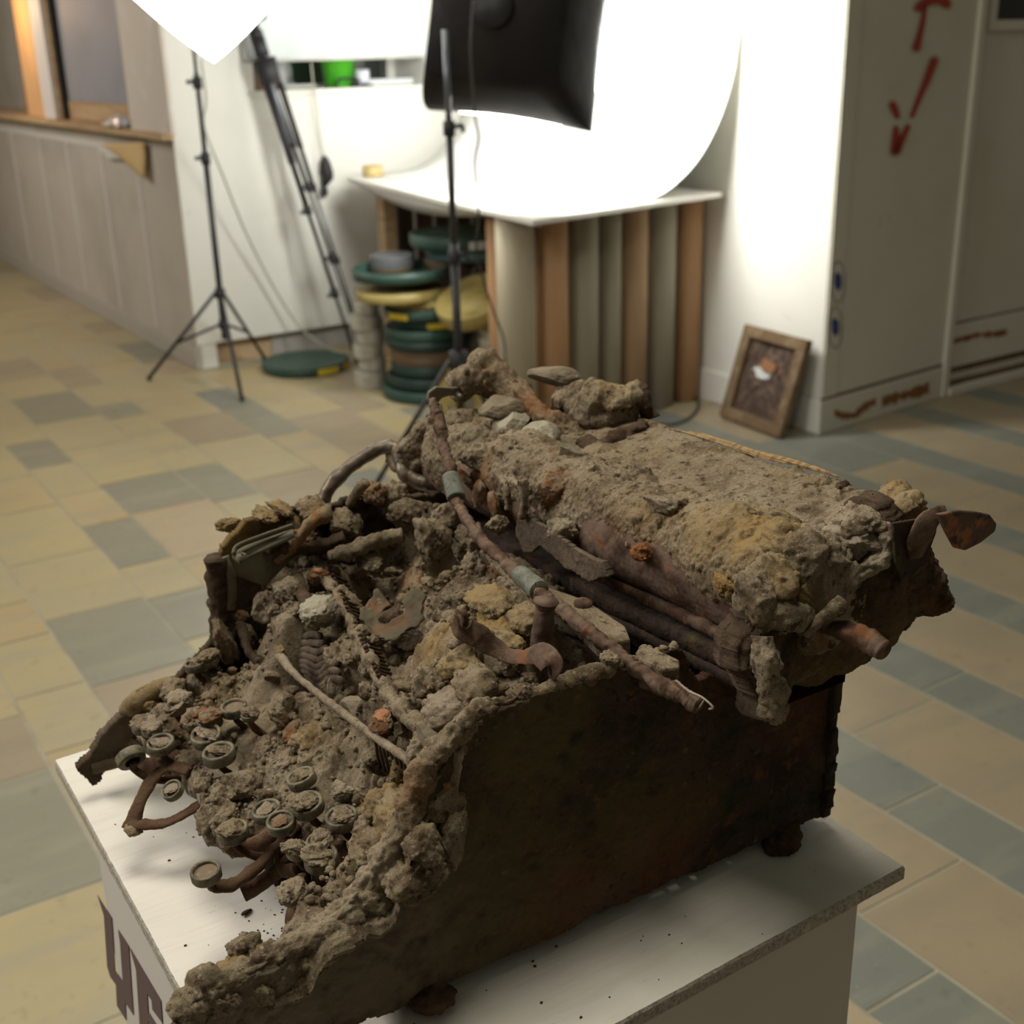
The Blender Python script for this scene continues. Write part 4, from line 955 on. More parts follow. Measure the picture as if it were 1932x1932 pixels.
def bedh(x, y):
    w = 0; s = 0
    for cx, cy, z in CT:
        k = 1 / (((x - cx) ** 2 + (y - cy) ** 2) + 2e-5) ** 2; w = w + k; s = s + k * z
    h = s / w
    for px, py, zz, r, d in [(1085, 1232, .148, .021, .075), (1060, 1200, .148, .012, .035), (440, 1110, .12, .014, .05), (480, 1200, .085, .014, .035), (760, 1195, .11, .020, .02), (720, 1030, .13, .016, .035), (650, 1000, .14, .014, .02), (420, 1170, .09, .012, .03), (905, 1085, .13, .012, .012), (610, 1330, .085, .01, .006), (590, 1230, .10, .016, .02), (735, 1420, .10, .010, .012)]:
        p = tZ(px, py, zz); h = h - d * np.exp(-((((x - p[0]) ** 2 + (y - p[1]) ** 2) / r ** 2) ** 1.6))
    return h
pol = [(tZ(px, py, z)[0], tZ(px, py, z)[1]) for px, py, z in [(880, 1372, .145), (1300, 1235, .145)]]
bed_poly = [(.004, -.252), (-.0055, -.236), (-.0055, -.112), (-.04, -.108), (-.1, -.10), (-.2, -.098), (-.285, -.10), (-.288, -.25), (-.283, -.275)] + \
    [tuple(tZ(px, py, z)[:2]) for px, py, z in [(330, 1300, .055), (255, 1330, .05), (262, 1400, .045), (330, 1452, .042), (372, 1500, .045), (385, 1560, .045), (440, 1590, .045), (520, 1560, .05), (585, 1600, .045), (610, 1680, .04), (625, 1760, .04)]] + \
    [(-.014, -.350), (.002, -.342), (.005, -.30)]
def bed_top(a, b):
    h = bedh(a, b); P = P3(a, b); P[:, 2] = h
    fl = np.clip((h - .132) * 40, 0, 1) * np.clip((a + .075) * 30, 0, 1) * np.clip((b + .25) * 40, 0, 1)   # the flat right deck stays smoother
    fl2 = .55 * blob(a, b, -.2, -.272, .03)
    am = (1 - .7 * fl) * (1 - fl2)
    return h + 1.25 * crust(P, 1, 11) * am - .002
def bed_bot(a, b): return bedh(a, b) - .011 - .009 * np.clip(-a * 30 - .3, 0, 1) - .004 * fbm(P3(a, b), .02, 2, 4)
def stain_from(pts):
    """pts: (x,y,z,r,channel,strength)"""
    def f(V):
        c = np.zeros((len(V), 3)); n1 = fbm(V, .008, 3, 91) * .9 + .5
        for x, y, z, r, ch, s in pts:
            d2_ = ((V - np.array([x, y, z])) ** 2).sum(1); c[:, ch] = np.maximum(c[:, ch], s * np.clip(1.6 * np.exp(-d2_ / r ** 2) * np.clip(n1 + .35, 0, 1.2), 0, 1))
        return c
    return f
def sp(px, py, z, r, ch, s): p = tZ(px, py, z); return (p[0], p[1], z, r, ch, s)
bst = stain_from([sp(930, 1160, .158, .022, 0, .9), sp(1000, 1200, .154, .016, 0, .9), sp(760, 1540, .088, .022, 0, .9), sp(790, 1600, .088, .014, 0, .8), sp(600, 1410, .072, .012, 0, .6), sp(850, 1230, .14, .016, 0, .7), sp(500, 1290, .075, .02, 2, .3),
                  sp(455, 1000, .15, .014, 0, .8), sp(530, 960, .16, .012, 0, .6), sp(650, 960, .158, .012, 1, .5), sp(720, 1360, .12, .01, 1, .6), sp(840, 1450, .11, .012, 1, .45), sp(820, 1340, .14, .012, 2, .5), sp(760, 1110, .12, .018, 1, .3), sp(900, 1280, .148, .02, 2, .35), sp(640, 1500, .072, .02, 2, .25), sp(360, 1360, .055, .012, 1, .4)])
part('soil_bed', slab(bed_poly, .00075, lambda a, b, h: np.stack([a, b, h], 1), bed_top, bed_bot, .0025, 5, rnd_=.006), SOIL, stain=bst)

# ---- side panels, back, floor pan
def yz(xc, sgn):
    return lambda a, b, h: np.stack([xc + sgn * h, a, b], 1)
def arm_prof(): return [(.003, .008), (.004, .128), (-.05, .128), (-.10, .126), (-.113, .147), (-.18, .149), (-.238, .147), (-.250, .128), (-.262, .108), (-.285, .078), (-.307, .064), (-.345, .058), (-.372, .060), (-.384, .045), (-.382, .022), (-.36, .010), (-.25, .008), (-.12, .010)]
def sideface(a, b):
    P = P3(a, b); return .0012 * fbm(P, .02, 4, 3) + .0012 * clods(P, .012, 9) * np.clip(fbm(P, .04, 2, 5) * 3, 0, 1) + .0006 * fbm(P, .003, 2, 1) + .0022 * clods(P, .01, 17) * np.clip((-.27 - a) * 14, 0, 1)
rst = stain_from([(0, -.20, .12, .03, 0, .75), (0, -.14, .06, .035, 0, .5), (0, -.22, .05, .05, 0, .55), (0, -.10, .05, .018, 0, .4), (0, -.25, .09, .03, 0, .7), (0, -.3, .04, .05, 2, .55), (0, -.27, .08, .02, 2, .5), (0, -.13, .03, .03, 1, .4), (0, -.18, .025, .03, 1, .35), (0, -.02, .09, .03, 1, .35), (0, -.35, .04, .04, 2, .7), (0, -.09, .13, .02, 1, .3)])
part('side_panel', slab(arm_prof(), .00085, yz(-.004, 1), sideface, lambda a, b: -.006 + 0 * a, .0012, 21), RUST, stain=rst)
part('side_panel', slab([(y, z) for y, z in [(0, .008), (0, .145), (-.10, .150), (-.20, .162), (-.235, .160), (-.255, .145), (-.262, .12), (-.256, .10), (-.272, .082), (-.300, .062), (-.325, .055), (-.345, .040), (-.358, .024), (-.352, .012), (-.338, .022), (-.318, .036), (-.295, .036), (-.27, .02), (-.25, .01), (-.12, .008)]], .0011, yz(-.281, -1), sideface, lambda a, b: -.006 + 0 * a, .0015, 22), SOILD, stain=stain_from([(-.28, -.25, .15, .02, 0, .9), (-.28, -.31, .06, .012, 0, .7), (-.28, -.33, .05, .02, 2, .4)]))
part('rear_panel', slab([(-.28, .01), (0, .01), (0, .125), (-.28, .14)], .0016, lambda a, b, h: np.stack([a, .0 + h, b], 1), sideface, lambda a, b: -.005 + 0 * a, .001, 23), RUST)
part('floor_pan', slab([(-.275, -.30), (-.01, -.29), (-.01, -.002), (-.275, -.002)], .003, lambda a, b, h: np.stack([a, b, .012 + h], 1), sideface, lambda a, b: -.003 + 0 * a, .002, 24), RUST)
for fx, fy in ((-.006, -.262), (-.004, -.035), (-.27, -.25), (-.27, -.03)):
    part('foot', (rock_v((fx + .002, fy, .006), (.011, .013, .0068), int(-fy * 900), 4), ICO[4][1]), SOILD, stain=lambda V: np.tile([.0, .08, 0], (len(V), 1)))
# lumps along the lower front arm of the right side
for px, py, x, s in [(385, 1890, -.008, .010), (410, 1868, -.012, .007), (470, 1832, -.02, .0105), (462, 1795, -.026, .0075), (440, 1850, -.012, .008), (545, 1800, -.018, .0045), (520, 1840, -.008, .007), (600, 1800, -.008, .007), (635, 1755, -.012, .008), (570, 1815, -.007, .006), (490, 1870, -.006, .007), (430, 1885, -.006, .006)]:
    part('clod', (rock_v(tX(px, py, x), (s, s * 1.1, s), px, 5, lump=.3), ICO[5][1]), SOIL, stain=(lambda V: np.tile([.6, 0, 0], (len(V), 1))) if px == 470 else None)

def heap(name, pts, seeds=0, m=SOIL, stn=None, parent=tw, label=None, sub=16, n=70, amp=.006, sc=.016):
    """one lumpy elongated mass along a path"""
    g = G().tube([p[0] for p in pts], [p[1] for p in pts], n, sub=sub, amp=0)
    V = np.array(g.v); C = np.repeat(V.reshape(-1, n, 3).mean(1), n, 0); D = V - C; D /= np.linalg.norm(D, axis=1)[:, None] + 1e-9
    V = V + D * (amp * (1.1 * fbm(V, sc * 1.6, 4, seeds) + .9 * crumbs(V, sc, .4, seeds + 1) - .15) + .8 * crust(V, 1, seeds + 5))[:, None]; g.v = [tuple(q) for q in V.tolist()]
    return part(name, g, m, parent, stain=stn, label=label)
heap('soil_rim', [((-.008, y, z), r) for y, z, r in [(-.205, .148, .004), (-.232, .146, .006), (-.250, .130, .007), (-.266, .106, .0075), (-.285, .082, .0075), (-.305, .068, .007), (-.335, .060, .0065), (-.365, .057, .007), (-.380, .048, .0075)]], 71, sub=34, n=60, amp=.0035, sc=.011, stn=stain_from([(-.005, -.26, .12, .012, 1, .35), (-.005, -.29, .08, .02, 2, .4)]))
heap('soil_rim', [((-.008, y, z), r) for y, z, r in [(-.113, .1475, .002), (-.15, .1485, .0028), (-.20, .148, .0035)]], 72, sub=40, n=30, amp=.0012, sc=.006)
# ---- loose clods over everything (too many to pick apart)
DCX, DCY = tZ(742, 1152, .131)[:2]; WCX, WCY = tZ(1085, 1232, .148)[:2]
rnd = random.Random(11); parts = []; parts2 = []
def scatter(n, smin, smax, ymin=-.34, ymax=-.11, bias=1.5, lst=parts):
    k = 0
    while k < n:
        x, y = rnd.uniform(-.275, -.004), rnd.uniform(ymin, ymax)
        if not inpoly(np.array([x]), np.array([y]), bed_poly)[0]: continue
        h = float(bedh(np.array([x]), np.array([y]))[0])
        if fbm(np.array([[x, y, 0]]), .03, 2, 77)[0] < rnd.uniform(-.35, .25): k += .3; continue
        s = smin + (smax - smin) * rnd.random() ** 2.6; k += 1
        if (x - WCX) ** 2 + (y - WCY) ** 2 < .019 ** 2: continue
        if s > .002 and (x - DCX) ** 2 + (y - DCY) ** 2 < .024 ** 2: continue
        if s > .0035 and x > -.03 and y > -.24: continue
        sub = 2 if s < .0022 else 3 if s < .004 else 4
        lst.append((rock_v((x, y, h + s * .35), (s, s * rnd.uniform(.7, 1.2), s * rnd.uniform(.6, .95)), rnd.randrange(9999), sub, flat=rnd.choice([0, 0, 3]), rot=rnd.uniform(0, 3)), ICO[sub][1]))
scatter(2600, .0006, .0022); scatter(260, .002, .0055); scatter(70, .004, .0075, -.25, -.12)
o = part('soil_clods', join(parts), SOIL); o['kind'] = 'stuff'
cl = parts; 

# ---- large embedded clods placed where the photo shows them
def clod(px, py, z, s, m=SOIL, sub=5, flat=0, name='clod', label=None, seed=None, rot=0, parent=tw, stn=None, lump=.14, rough=.18):
    p = tZ(px, py, z); size = s if hasattr(s, '__len__') else (s, s, s)
    p = p - np.array([0, 0, .22 * size[2]])
    return part(name, (rock_v(p, size, seed if seed is not None else px * 7 + py, sub, flat, rot=rot, lump=lump, rough=rough), ICO[sub][1]), m, parent, label=label, stain=stn)
ochre = lambda V: np.tile([.85, 0, 0], (len(V), 1)) * (.5 + .5 * fbm(V, .01, 2, 3)[:, None]); rusty = lambda V: np.clip(np.tile([0, .8, 0], (len(V), 1)) * (.55 + 1.2 * fbm(V, .006, 3, 3)[:, None]), 0, 1); none = None
pale = lambda V: np.tile([0, 0, .7], (len(V), 1)) * (.5 + .7 * fbm(V, .006, 2, 5)[:, None])
for a in [(812, 1010, .150, (.012, .011, .017), none), (900, 1070, .140, (.009, .009, .013), none), (765, 965, .15, (.010, .011, .011), none), (850, 975, .155, (.011, .012, .010), none), (885, 1010, .15, (.009, .008, .010), none),
          (940, 985, .163, (.007, .008, .006), none), (935, 1085, .137, (.0065, .006, .008), rusty), (740, 940, .155, (.012, .012, .012), none), (600, 1150, .128, (.0095, .0095, .008), pale), (560, 1150, .118, (.009, .008, .009), none),
          (545, 1110, .128, (.010, .009, .008), none), (600, 1085, .130, (.007, .007, .006), rusty), (500, 1140, .112, (.011, .010, .009), none), (440, 1150, .100, (.012, .008, .011), rusty), (465, 1190, .09, (.006, .005, .010), none), (425, 1205, .09, (.007, .006, .016), none),
          (770, 1205, .118, (.013, .010, .008), pale), (690, 1050, .135, (.018, .008, .007), none), (650, 1040, .132, (.010, .012, .007), none), (590, 960, .158, (.018, .010, .010), none), (570, 1045, .125, (.008, .009, .012), ochre),
          (650, 985, .150, (.012, .011, .010), none), (700, 925, .165, (.012, .009, .008), rusty), (560, 1010, .150, (.006, .011, .006), rusty), (500, 968, .160, (.014, .007, .0045), ochre), (432, 985, .156, (.006, .009, .005), ochre), (530, 955, .162, (.014, .007, .004), ochre),
          (850, 1340, .140, (.014, .012, .011), pale), (900, 1300, .148, (.018, .014, .010), none), (985, 1305, .150, (.006, .005, .0045), none), (870, 1250, .15, (.014, .012, .010), ochre), (930, 1130, .160, (.018, .011, .010), ochre), (1000, 1165, .156, (.012, .012, .009), ochre),
          (960, 1215, .152, (.013, .010, .008), ochre), (800, 1420, .125, (.007, .008, .012), pale), (835, 1500, .112, (.009, .010, .012), none), (850, 1570, .095, (.008, .008, .014), none), (720, 1360, .122, (.008, .006, .006), rusty), (650, 1330, .094, (.009, .008, .008), none), (620, 1300, .095, (.006, .006, .010), none),
          (540, 1330, .082, (.009, .007, .009), none), (530, 1350, .080, (.006, .005, .010), none), (600, 1390, .080, (.014, .013, .008), ochre), (560, 1380, .075, (.008, .008, .006), rusty), (620, 1430, .075, (.008, .007, .008), none), (500, 1410, .066, (.007, .006, .010), none), (540, 1440, .066, (.009, .010, .009), none),
          (700, 1600, .086, (.012, .012, .009), none), (760, 1545, .098, (.016, .013, .010), ochre), (720, 1520, .092, (.011, .010, .008), ochre), (800, 1590, .098, (.010, .010, .010), none), (700, 1690, .072, (.011, .012, .010), none), (640, 1755, .060, (.008, .009, .008), none), (780, 1640, .085, (.012, .014, .010), none),
          (460, 1480, .060, (.012, .012, .008), none), (420, 1500, .054, (.010, .009, .009), none), (400, 1535, .048, (.010, .009, .010), none), (430, 1540, .052, (.008, .009, .008), none), (480, 1450, .062, (.009, .009, .007), none), (330, 1300, .066, (.010, .009, .008), none), (280, 1320, .055, (.011, .007, .007), ochre), (310, 1345, .055, (.009, .008, .007), none),
          (1150, 1240, .1535, (.006, .005, .004), none), (700, 1250, .118, (.010, .008, .007), none), (640, 1230, .118, (.010, .008, .007), none), (760, 1330, .125, (.010, .009, .007), none), (820, 1290, .14, (.011, .010, .009), none)]:
    clod(a[0], a[1], a[2], a[3], stn=a[4], lump=.22)

# ---- ribs: type bars showing between the soil
def along(pts, f='z'): return [tZ(*p) for p in pts]
for k in range(9):
    t_ = k / 8; a = (515 + 75 * t_, 1200 + 55 * t_ + 22 * t_, .098); p0 = tZ(505 + 72 * t_, 1218 + 42 * t_ + 0, .083); 
    q0 = tZ(575 + 8 * t_ + 0, 1180 + 95 * t_, .110)
    st_ = tZ(500 + 78 * t_, 1195 + 84 * t_, .084); en = tZ(600 + 46 * t_, 1185 + 93 * t_, .116)
    mid = [lerp(st_, en, u) + np.array([0, 0, .0022 * math.sin(u * 9 + k) - .003 * math.sin(math.pi * u)]) for u in (0, .2, .4, .6, .8, 1)]
    part('type_bar', G().tube(mid, .00135, 8, sub=4, flat=1.7, amp=.0006, seed=k, sc=.004), SOILD, stain=pale)
for k in range(9):
    t_ = k / 8; st_ = tZ(705 + 62 * t_, 1385 + 45 * t_, .118); en = tZ(718 + 62 * t_, 1445 + 38 * t_, .086)
    mid = [lerp(st_, en, u) + np.array([.0008 * math.sin(u * 7 + k), 0, 0]) for u in (0, .3, .6, 1)]
    part('type_bar', G().tube(mid, .0010, 8, sub=4, flat=2.0, amp=.0004, seed=k + 30, sc=.004), SOILD, stain=pale)
for k in range(26):        # comb teeth along the crest of the segment
    t_ = k / 25; a = tZ(632 + 88 * t_, 1090 + 190 * t_, .130); d = np.array([-.006 + .001 * math.sin(k * 3.), .010, -.008])
    part('comb_tooth', G().tube([a + [0, -.002, .003], a, a + d * .6, a + d], .00075, 6, sub=2, flat=1.8, amp=.0003, seed=k, sc=.003), SOILD)
# segment crest (soil ridge)
part('segment_ridge', G().tube([tZ(600, 1075, .128), tZ(640, 1130, .1305), tZ(690, 1230, .129), tZ(740, 1320, .128), tZ(790, 1370, .129), tZ(820, 1400, .130)], [.0022, .0026, .003, .0036, .0045, .004], 26, sub=22, amp=.0042, seed=5, sc=.008), SOIL)
part('fallen_bar', G().tube([tZ(625, 1050, .137), tZ(660, 1040, .142), tZ(715, 1018, .148), tZ(760, 1010, .150)], [.004, .0055, .005, .004], 16, sub=14, amp=.0028, seed=8, sc=.008), SOIL)
part('corroded_link', G().tube([tZ(520, 1060, .140), tZ(560, 1020, .152), tZ(590, 985, .162), tZ(612, 970, .163)], [.003, .0035, .004, .006], 16, sub=10, amp=.002, seed=9), SOIL, stain=rusty)
part('corroded_link', G().tube([tZ(470, 1030, .150), tZ(530, 1035, .148), tZ(600, 1030, .140), tZ(650, 1012, .145)], [.002, .005, .005, .004], 16, sub=10, amp=.003, seed=19), SOILD)
part('hook_rod', G().tube([tZ(655, 960, .150), tZ(672, 930, .170), tZ(690, 910, .178)], [.003, .003, .0035], 12, sub=8, amp=.001, seed=9), SOIL)
for k, (pts, r) in enumerate([([(600, 1130, .12), (650, 1100, .11), (720, 1090, .108)], .002), ([(820, 1165, .122), (870, 1180, .126), (905, 1175, .13)], .0025), ([(560, 1090, .128), (575, 1130, .128), (590, 1160, .125)], .004), ([(770, 1080, .115), (840, 1060, .125)], .002),
                              ([(400, 1135, .10), (430, 1160, .1), (435, 1210, .085)], .004), ([(500, 1255, .08), (470, 1230, .085), (455, 1180, .095)], .003)]):
    part('corroded_link', G().tube([tZ(*p) for p in pts], r, 10, sub=10, amp=.0016, seed=k + 50), SOILD)

# ribbon spool disc
dc = tZ(744, 1155, .138); nrm = np.array([.36, -.50, .62]); nrm /= np.linalg.norm(nrm); e1 = np.cross(nrm, [0, 0, 1]); e1 /= np.linalg.norm(e1); e2 = np.cross(nrm, e1)
Mr = np.stack([e1, e2, nrm], 1)
n_, m_ = 96, 16; V = []
for i in range(m_ + 1):
    for k in range(n_ + 1):
        a = math.radians(-40 + 285 * k / n_); r = .0068 + (.0192 - .0068) * i / m_
        r_ = r + (.0012 * math.sin(a * 7) + .0006 * math.sin(a * 19) if i == m_ else 0); z = .0012 * math.cos(a * 3) + .0016 * (i / m_) ** 2 + .0035 * math.sin(a - .6)
        V.append(Mr @ np.array([r_ * math.cos(a), r_ * math.sin(a), z]) + dc)
F = np.array([[i * (n_ + 1) + k, i * (n_ + 1) + k + 1, (i + 1) * (n_ + 1) + k + 1, (i + 1) * (n_ + 1) + k] for i in range(m_) for k in range(n_)])
V = np.array(V); V = V + Mr[:, 2] * (.0009 * fbm(V, .006, 3, 2))[:, None]
DISC = mat('corroded_disc', (.085, .07, .038), .7, noise=[(70, (.14, .065, .028), .48, .62, 5), (50, (.065, .05, .03), .5, .66, 4), (130, (.22, .17, .12), .62, .74, 3)], bump=[(400, .4, .0008)], spec=.2)
o = part('ribbon_spool', (V, F), DISC, label='curled corroded ribbon spool disc'); s_ = o.modifiers.new('t', 'SOLIDIFY'); s_.thickness = .0012
part('spool_hub', (rock_v(dc + [0.002, -.003, -.002], (.007, .007, .004), 77, 4), ICO[4][1]), SOILD)

# left deck bracket and corner
def strap(name, pts, wid, th, m, sub=8, up=(0, 0, 1), amp=.0003, parent=tw, label=None, seed=0):
    return part(name, G().tube(pts, wid if hasattr(wid, '__len__') else [wid] * len(pts), 16, sub=sub, flat=th, up=up, amp=amp, seed=seed, sc=.004), m, parent, label=label)
a, b = tZ(448, 1048, .152), tZ(548, 1003, .158)
pl = tZ(455, 1080, .142); 
g = G(); quad = [tZ(432, 1050, .150), tZ(560, 1000, .156), tZ(552, 1050, .140), tZ(500, 1102, .128), tZ(446, 1082, .136)]
part('deck_plate', G().prism(quad, (0, 0, -.0018)), PLATE, bev=.0005)
part('bracket', G().prism([tZ(x, y, z) for x, y, z in [(437, 1048, .153), (447, 1034, .155), (553, 996, .160), (556, 1010, .157), (470, 1048, .151), (452, 1060, .150)]], (0, 0, -.002)), PLATE, bev=.0006)
part('bracket_lip', G().tube([tZ(440, 1046, .155), tZ(450, 1030, .158), tZ(500, 1010, .160), tZ(553, 992, .163)], .0012, 8, sub=8, flat=1.6, amp=.0002), PLATE)
scw = tZ(455, 1048, .154); sc_ = part('screw', G().lathe([(0, .0014), (.0022, .0012), (.0032, .0006), (.0034, -.002)], tuple(scw), 24), PLATE, label='slotted screw')
part('slot', G().box(scw[0] - .0027, scw[0] + .0027, scw[1] - .0005, scw[1] + .0005, scw[2] + .0009, scw[2] + .0017), SOILD, sc_)
part('corner_strap', G().tube([tX(424, 1050, -.272), tX(434, 1075, -.270), tX(438, 1120, -.270), tX(436, 1150, -.270)], [.0025, .0032, .0032, .003], 12, sub=8, flat=.6, amp=.0003), PLATE)
part('screw', (rock_v(tX(418, 1078, -.274), (.003, .004, .0045), 5, 4), ICO[4][1]), PLATE)
part('corner_post', G().tube([tX(408, 1050, -.276), tX(414, 1110, -.276), tX(418, 1170, -.276), tX(420, 1235, -.276)], [.008, .007, .007, .006], 18, sub=14, amp=.003, seed=3, sc=.008), SOILD)

# rod across the keyboard
part('ribbon_rod', G().tube([tZ(528, 1238, .106), tZ(560, 1275, .108), tZ(640, 1340, .112), tZ(700, 1385, .116), tZ(790, 1447, .121)], [.0030, .0019, .0021, .0020, .0023], 14, sub=24, amp=.0007, seed=2, sc=.005), SOIL, stain=pale, label='thin straight crusted rod across the keyboard')
part('clod', (rock_v(tZ(530, 1232, .107), (.0042, .0038, .004), 66, 4), ICO[4][1]), SOIL, stain=ochre)

# right deck: post, bent strip lever, well rim
part('spool_post', G().tube([tZ(1022, 1225, .150), tZ(1022, 1200, .157), tZ(1026, 1165, .168), tZ(1028, 1148, .173), tZ(1030, 1134, .177)], [.0062, .0056, .0054, .0050, .0066], 20, sub=10, amp=.0012, seed=4), RUSTL, label='upright rusted spool post')
part('bent_strip', G().tube([tZ(868, 1160, .176), tZ(872, 1182, .168), tZ(910, 1205, .162), tZ(950, 1232, .156), tZ(985, 1240, .158), tZ(1018, 1235, .162), tZ(1042, 1255, .160), tZ(1038, 1278, .151)], [.0042, .0062, .0056, .004, .0036, .0062, .0062, .0036], 20, sub=14, flat=.17, up=(.2, -.75, .6), amp=.0008, seed=6), RUSTL, label='twisted rusted metal strip')
part('strip_post', G().tube([tZ(880, 1245, .150), tZ(878, 1210, .157), tZ(872, 1175, .170), tZ(870, 1155, .176)], [.0045, .003, .0036, .0032], 14, sub=8, amp=.0012, seed=12), RUSTL)
part('deck_block', G().prism([tZ(x, y, .1545) for x, y in [(1000, 1095), (1105, 1130), (1180, 1180), (1190, 1205), (1150, 1215), (1090, 1160), (1000, 1130)]], (0, 0, -.014)), SOIL, bev=.0015)
part('deck_block', G().prism([tZ(x, y, .151) for x, y in [(1200, 1225), (1222, 1216), (1282, 1243), (1282, 1258), (1250, 1262), (1205, 1243)]], (0, 0, -.016)), SOIL, bev=.0015)
part('dome_screw', G().lathe([(0, .002), (.003, .0016), (.005, .0004), (.0052, -.002)], tuple(tZ(1100, 1136, .156)), 20), RUSTL)

# ---- keys
kp = lambda px, py: tP(px, py, .055, -.35, .40)
keyproto = {}
def key(px, py, rpx, dirt=.5, tiltx=0., tilty=0., lever=True, lift=0., label=None, z=None, seed=0, deep=.0):
    p = kp(px, py) if z is None else tZ(px, py, z)
    dist = float((TM @ (tw2w(p) - CAMP)) @ (TM @ CF)); r = rpx * dist / FPX
    cx, sx = math.cos(tiltx), math.sin(tiltx); cy, sy = math.cos(tilty), math.sin(tilty)
    M = np.array([[1, 0, 0], [0, cx, -sx], [0, sx, cx]]) @ np.array([[cy, 0, sy], [0, 1, 0], [-sy, 0, cy]])
    h = r * .74
    g = G().lathe([(r * .55, -h), (r * .96, -h * .97), (r, -h * .85), (r, -h * .1), (r * .96, 0), (r * .82, .0), (r * .77, -h * .08), (r * .77, -h * .3)], tuple(p), 40, M)
    V = np.array(g.v); c = p; V = V + (V - c) * (.035 * fbm(V + seed, .004, 3, seed))[:, None]; g.v = [tuple(q) for q in V]
    k = part('key', g, RIM, label=label)
    g = G().lathe([(0, -h * .22), (r * .5, -h * .26), (r * .82, -h * .3)], tuple(p), 28, M); part('key_face', g, KEYD, k)
    if dirt > 0:
        q = p + M @ np.array([r * .1 * math.sin(seed), r * .1 * math.cos(seed), -h * .15 + r * .1 * dirt])
        part('soil_cap', (rock_v(q, (r * (.6 + .45 * dirt), r * (.6 + .4 * dirt), r * .55 * dirt), seed + 3, 5, lump=.3, rough=.3), ICO[5][1]), SOIL, k, stain=(rusty if seed % 5 == 0 else pale if seed % 3 == 0 else None))
    st = M @ np.array([0, 0, -h])
    if lever:
        e = p + st
        part('key_stem', G().tube([e, e + [0, .001, -.006], e + [.001, .012, -.016], e + [0, .035, -.02]], [.0022, .0018, .002, .002], 10, sub=6, flat=1.5, amp=.0007, seed=seed), SOILD, k, stain=lambda V: np.tile([0, .15, 0], (len(V), 1)))
    return k, p, r
key(368, 1248, 22, .35, .1, -.1, seed=1, label='round key with a pale rim at the far left corner')
key(392, 1238, 20, .9, .3, .3, seed=31)
key(440, 1330, 25, 0, .12, .02, seed=2, label='clean empty ring key standing above the soil')
key(302, 1398, 26, .25, .1, .1, seed=3)
key(243, 1422, 27, .1, .15, -1.05, seed=4, label='ring key tipped on its side')
key(388, 1383, 29, .45, .12, .15, seed=6)
key(411, 1415, 31, .35, .12, 0, seed=7)
key(566, 1462, 28, .5, .25, -.1, seed=8, label='key with a green rim and a flat soil cap')
key(501, 1524, 28, .35, .2, 0, seed=9)
key(529, 1546, 28, .15, .12, .1, seed=10, label='open ring key')
key(578, 1512, 31, .75, .2, .1, seed=11)
key(643, 1537, 31, .5, .15, .05, seed=13)
key(437, 1562, 30, .75, .1, 0, seed=14)
k13 = key(387, 1640, 29, 0, .1, .05, lever=False, seed=15, label='ring key reaching out on a bare lever')
key(604, 1612, 33, .8, .1, .1, seed=16); key(600, 1585, 24, 1.0, .1, .1, seed=26)
key(755, 1655, 38, .9, -.1, .25, lever=False, seed=17, z=.078, label='large pale ring half buried in soil at the right')
key(322, 1488, 21, .3, .5, .2, lever=False, seed=18, z=.05)
for px, py, r, s in [(340, 1318, 25, 21), (365, 1352, 27, 20), (268, 1362, 25, 23), (285, 1370, 22, 24), (393, 1352, 28, 25), (330, 1330, 22, 27), (555, 1680, 30, 28), (560, 1600, 24, 29), (470, 1345, 18, 32), (645, 1490, 22, 33)]:
    key(px, py, r * .9, 1.15, .15, .1, seed=s)
# levers
LEV = lambda V: np.tile([0, .18, .1], (len(V), 1))
def lever(pts, w, seed, flat=1.6, m=SOILD, name='key_lever', amp=.0011, label=None):
    part(name, G().tube([tZ(*p) for p in pts], [q * .78 for q in w], 14, sub=12, flat=flat, amp=amp, seed=seed, sc=.006), m, stain=LEV, label=label)
lever([(390, 1655, .050), (405, 1672, .043), (440, 1668, .044), (480, 1640, .048), (520, 1600, .052), (560, 1560, .056)], [.0035, .0042, .0042, .0038, .0036, .0035], 1)
lever([(458, 1685, .034), (485, 1672, .036), (520, 1645, .04), (550, 1618, .046), (590, 1580, .052)], [.0046, .0038, .0036, .0036, .0035], 2)
lever([(432, 1590, .050), (455, 1600, .044), (490, 1590, .046), (530, 1560, .05)], [.0035, .0038, .0036, .0034], 3)
lever([(545, 1735, .034), (575, 1730, .032), (600, 1742, .03), (625, 1765, .034)], [.006, .005, .006, .005], 4)
lever([(600, 1640, .06), (603, 1680, .045), (620, 1720, .035)], [.004, .0035, .005], 5); lever([(560, 1700, .055), (565, 1730, .042), (560, 1755, .034)], [.003, .004, .003], 6)
lever([(640, 1590, .07), (650, 1640, .058), (640, 1690, .048)], [.004, .0035, .005], 7); lever([(520, 1600, .05), (530, 1640, .042), (560, 1640, .046)], [.003, .003, .003], 8)
lever([(250, 1440, .038), (275, 1448, .036), (310, 1440, .04), (340, 1430, .045)], [.004, .005, .005, .004], 9); lever([(300, 1425, .05), (310, 1445, .04), (335, 1440, .044)], [.003, .003, .003], 10)
lever([(570, 1650, .058), (580, 1690, .048), (600, 1730, .036), (590, 1760, .03)], [.003, .0032, .004, .004], 11)
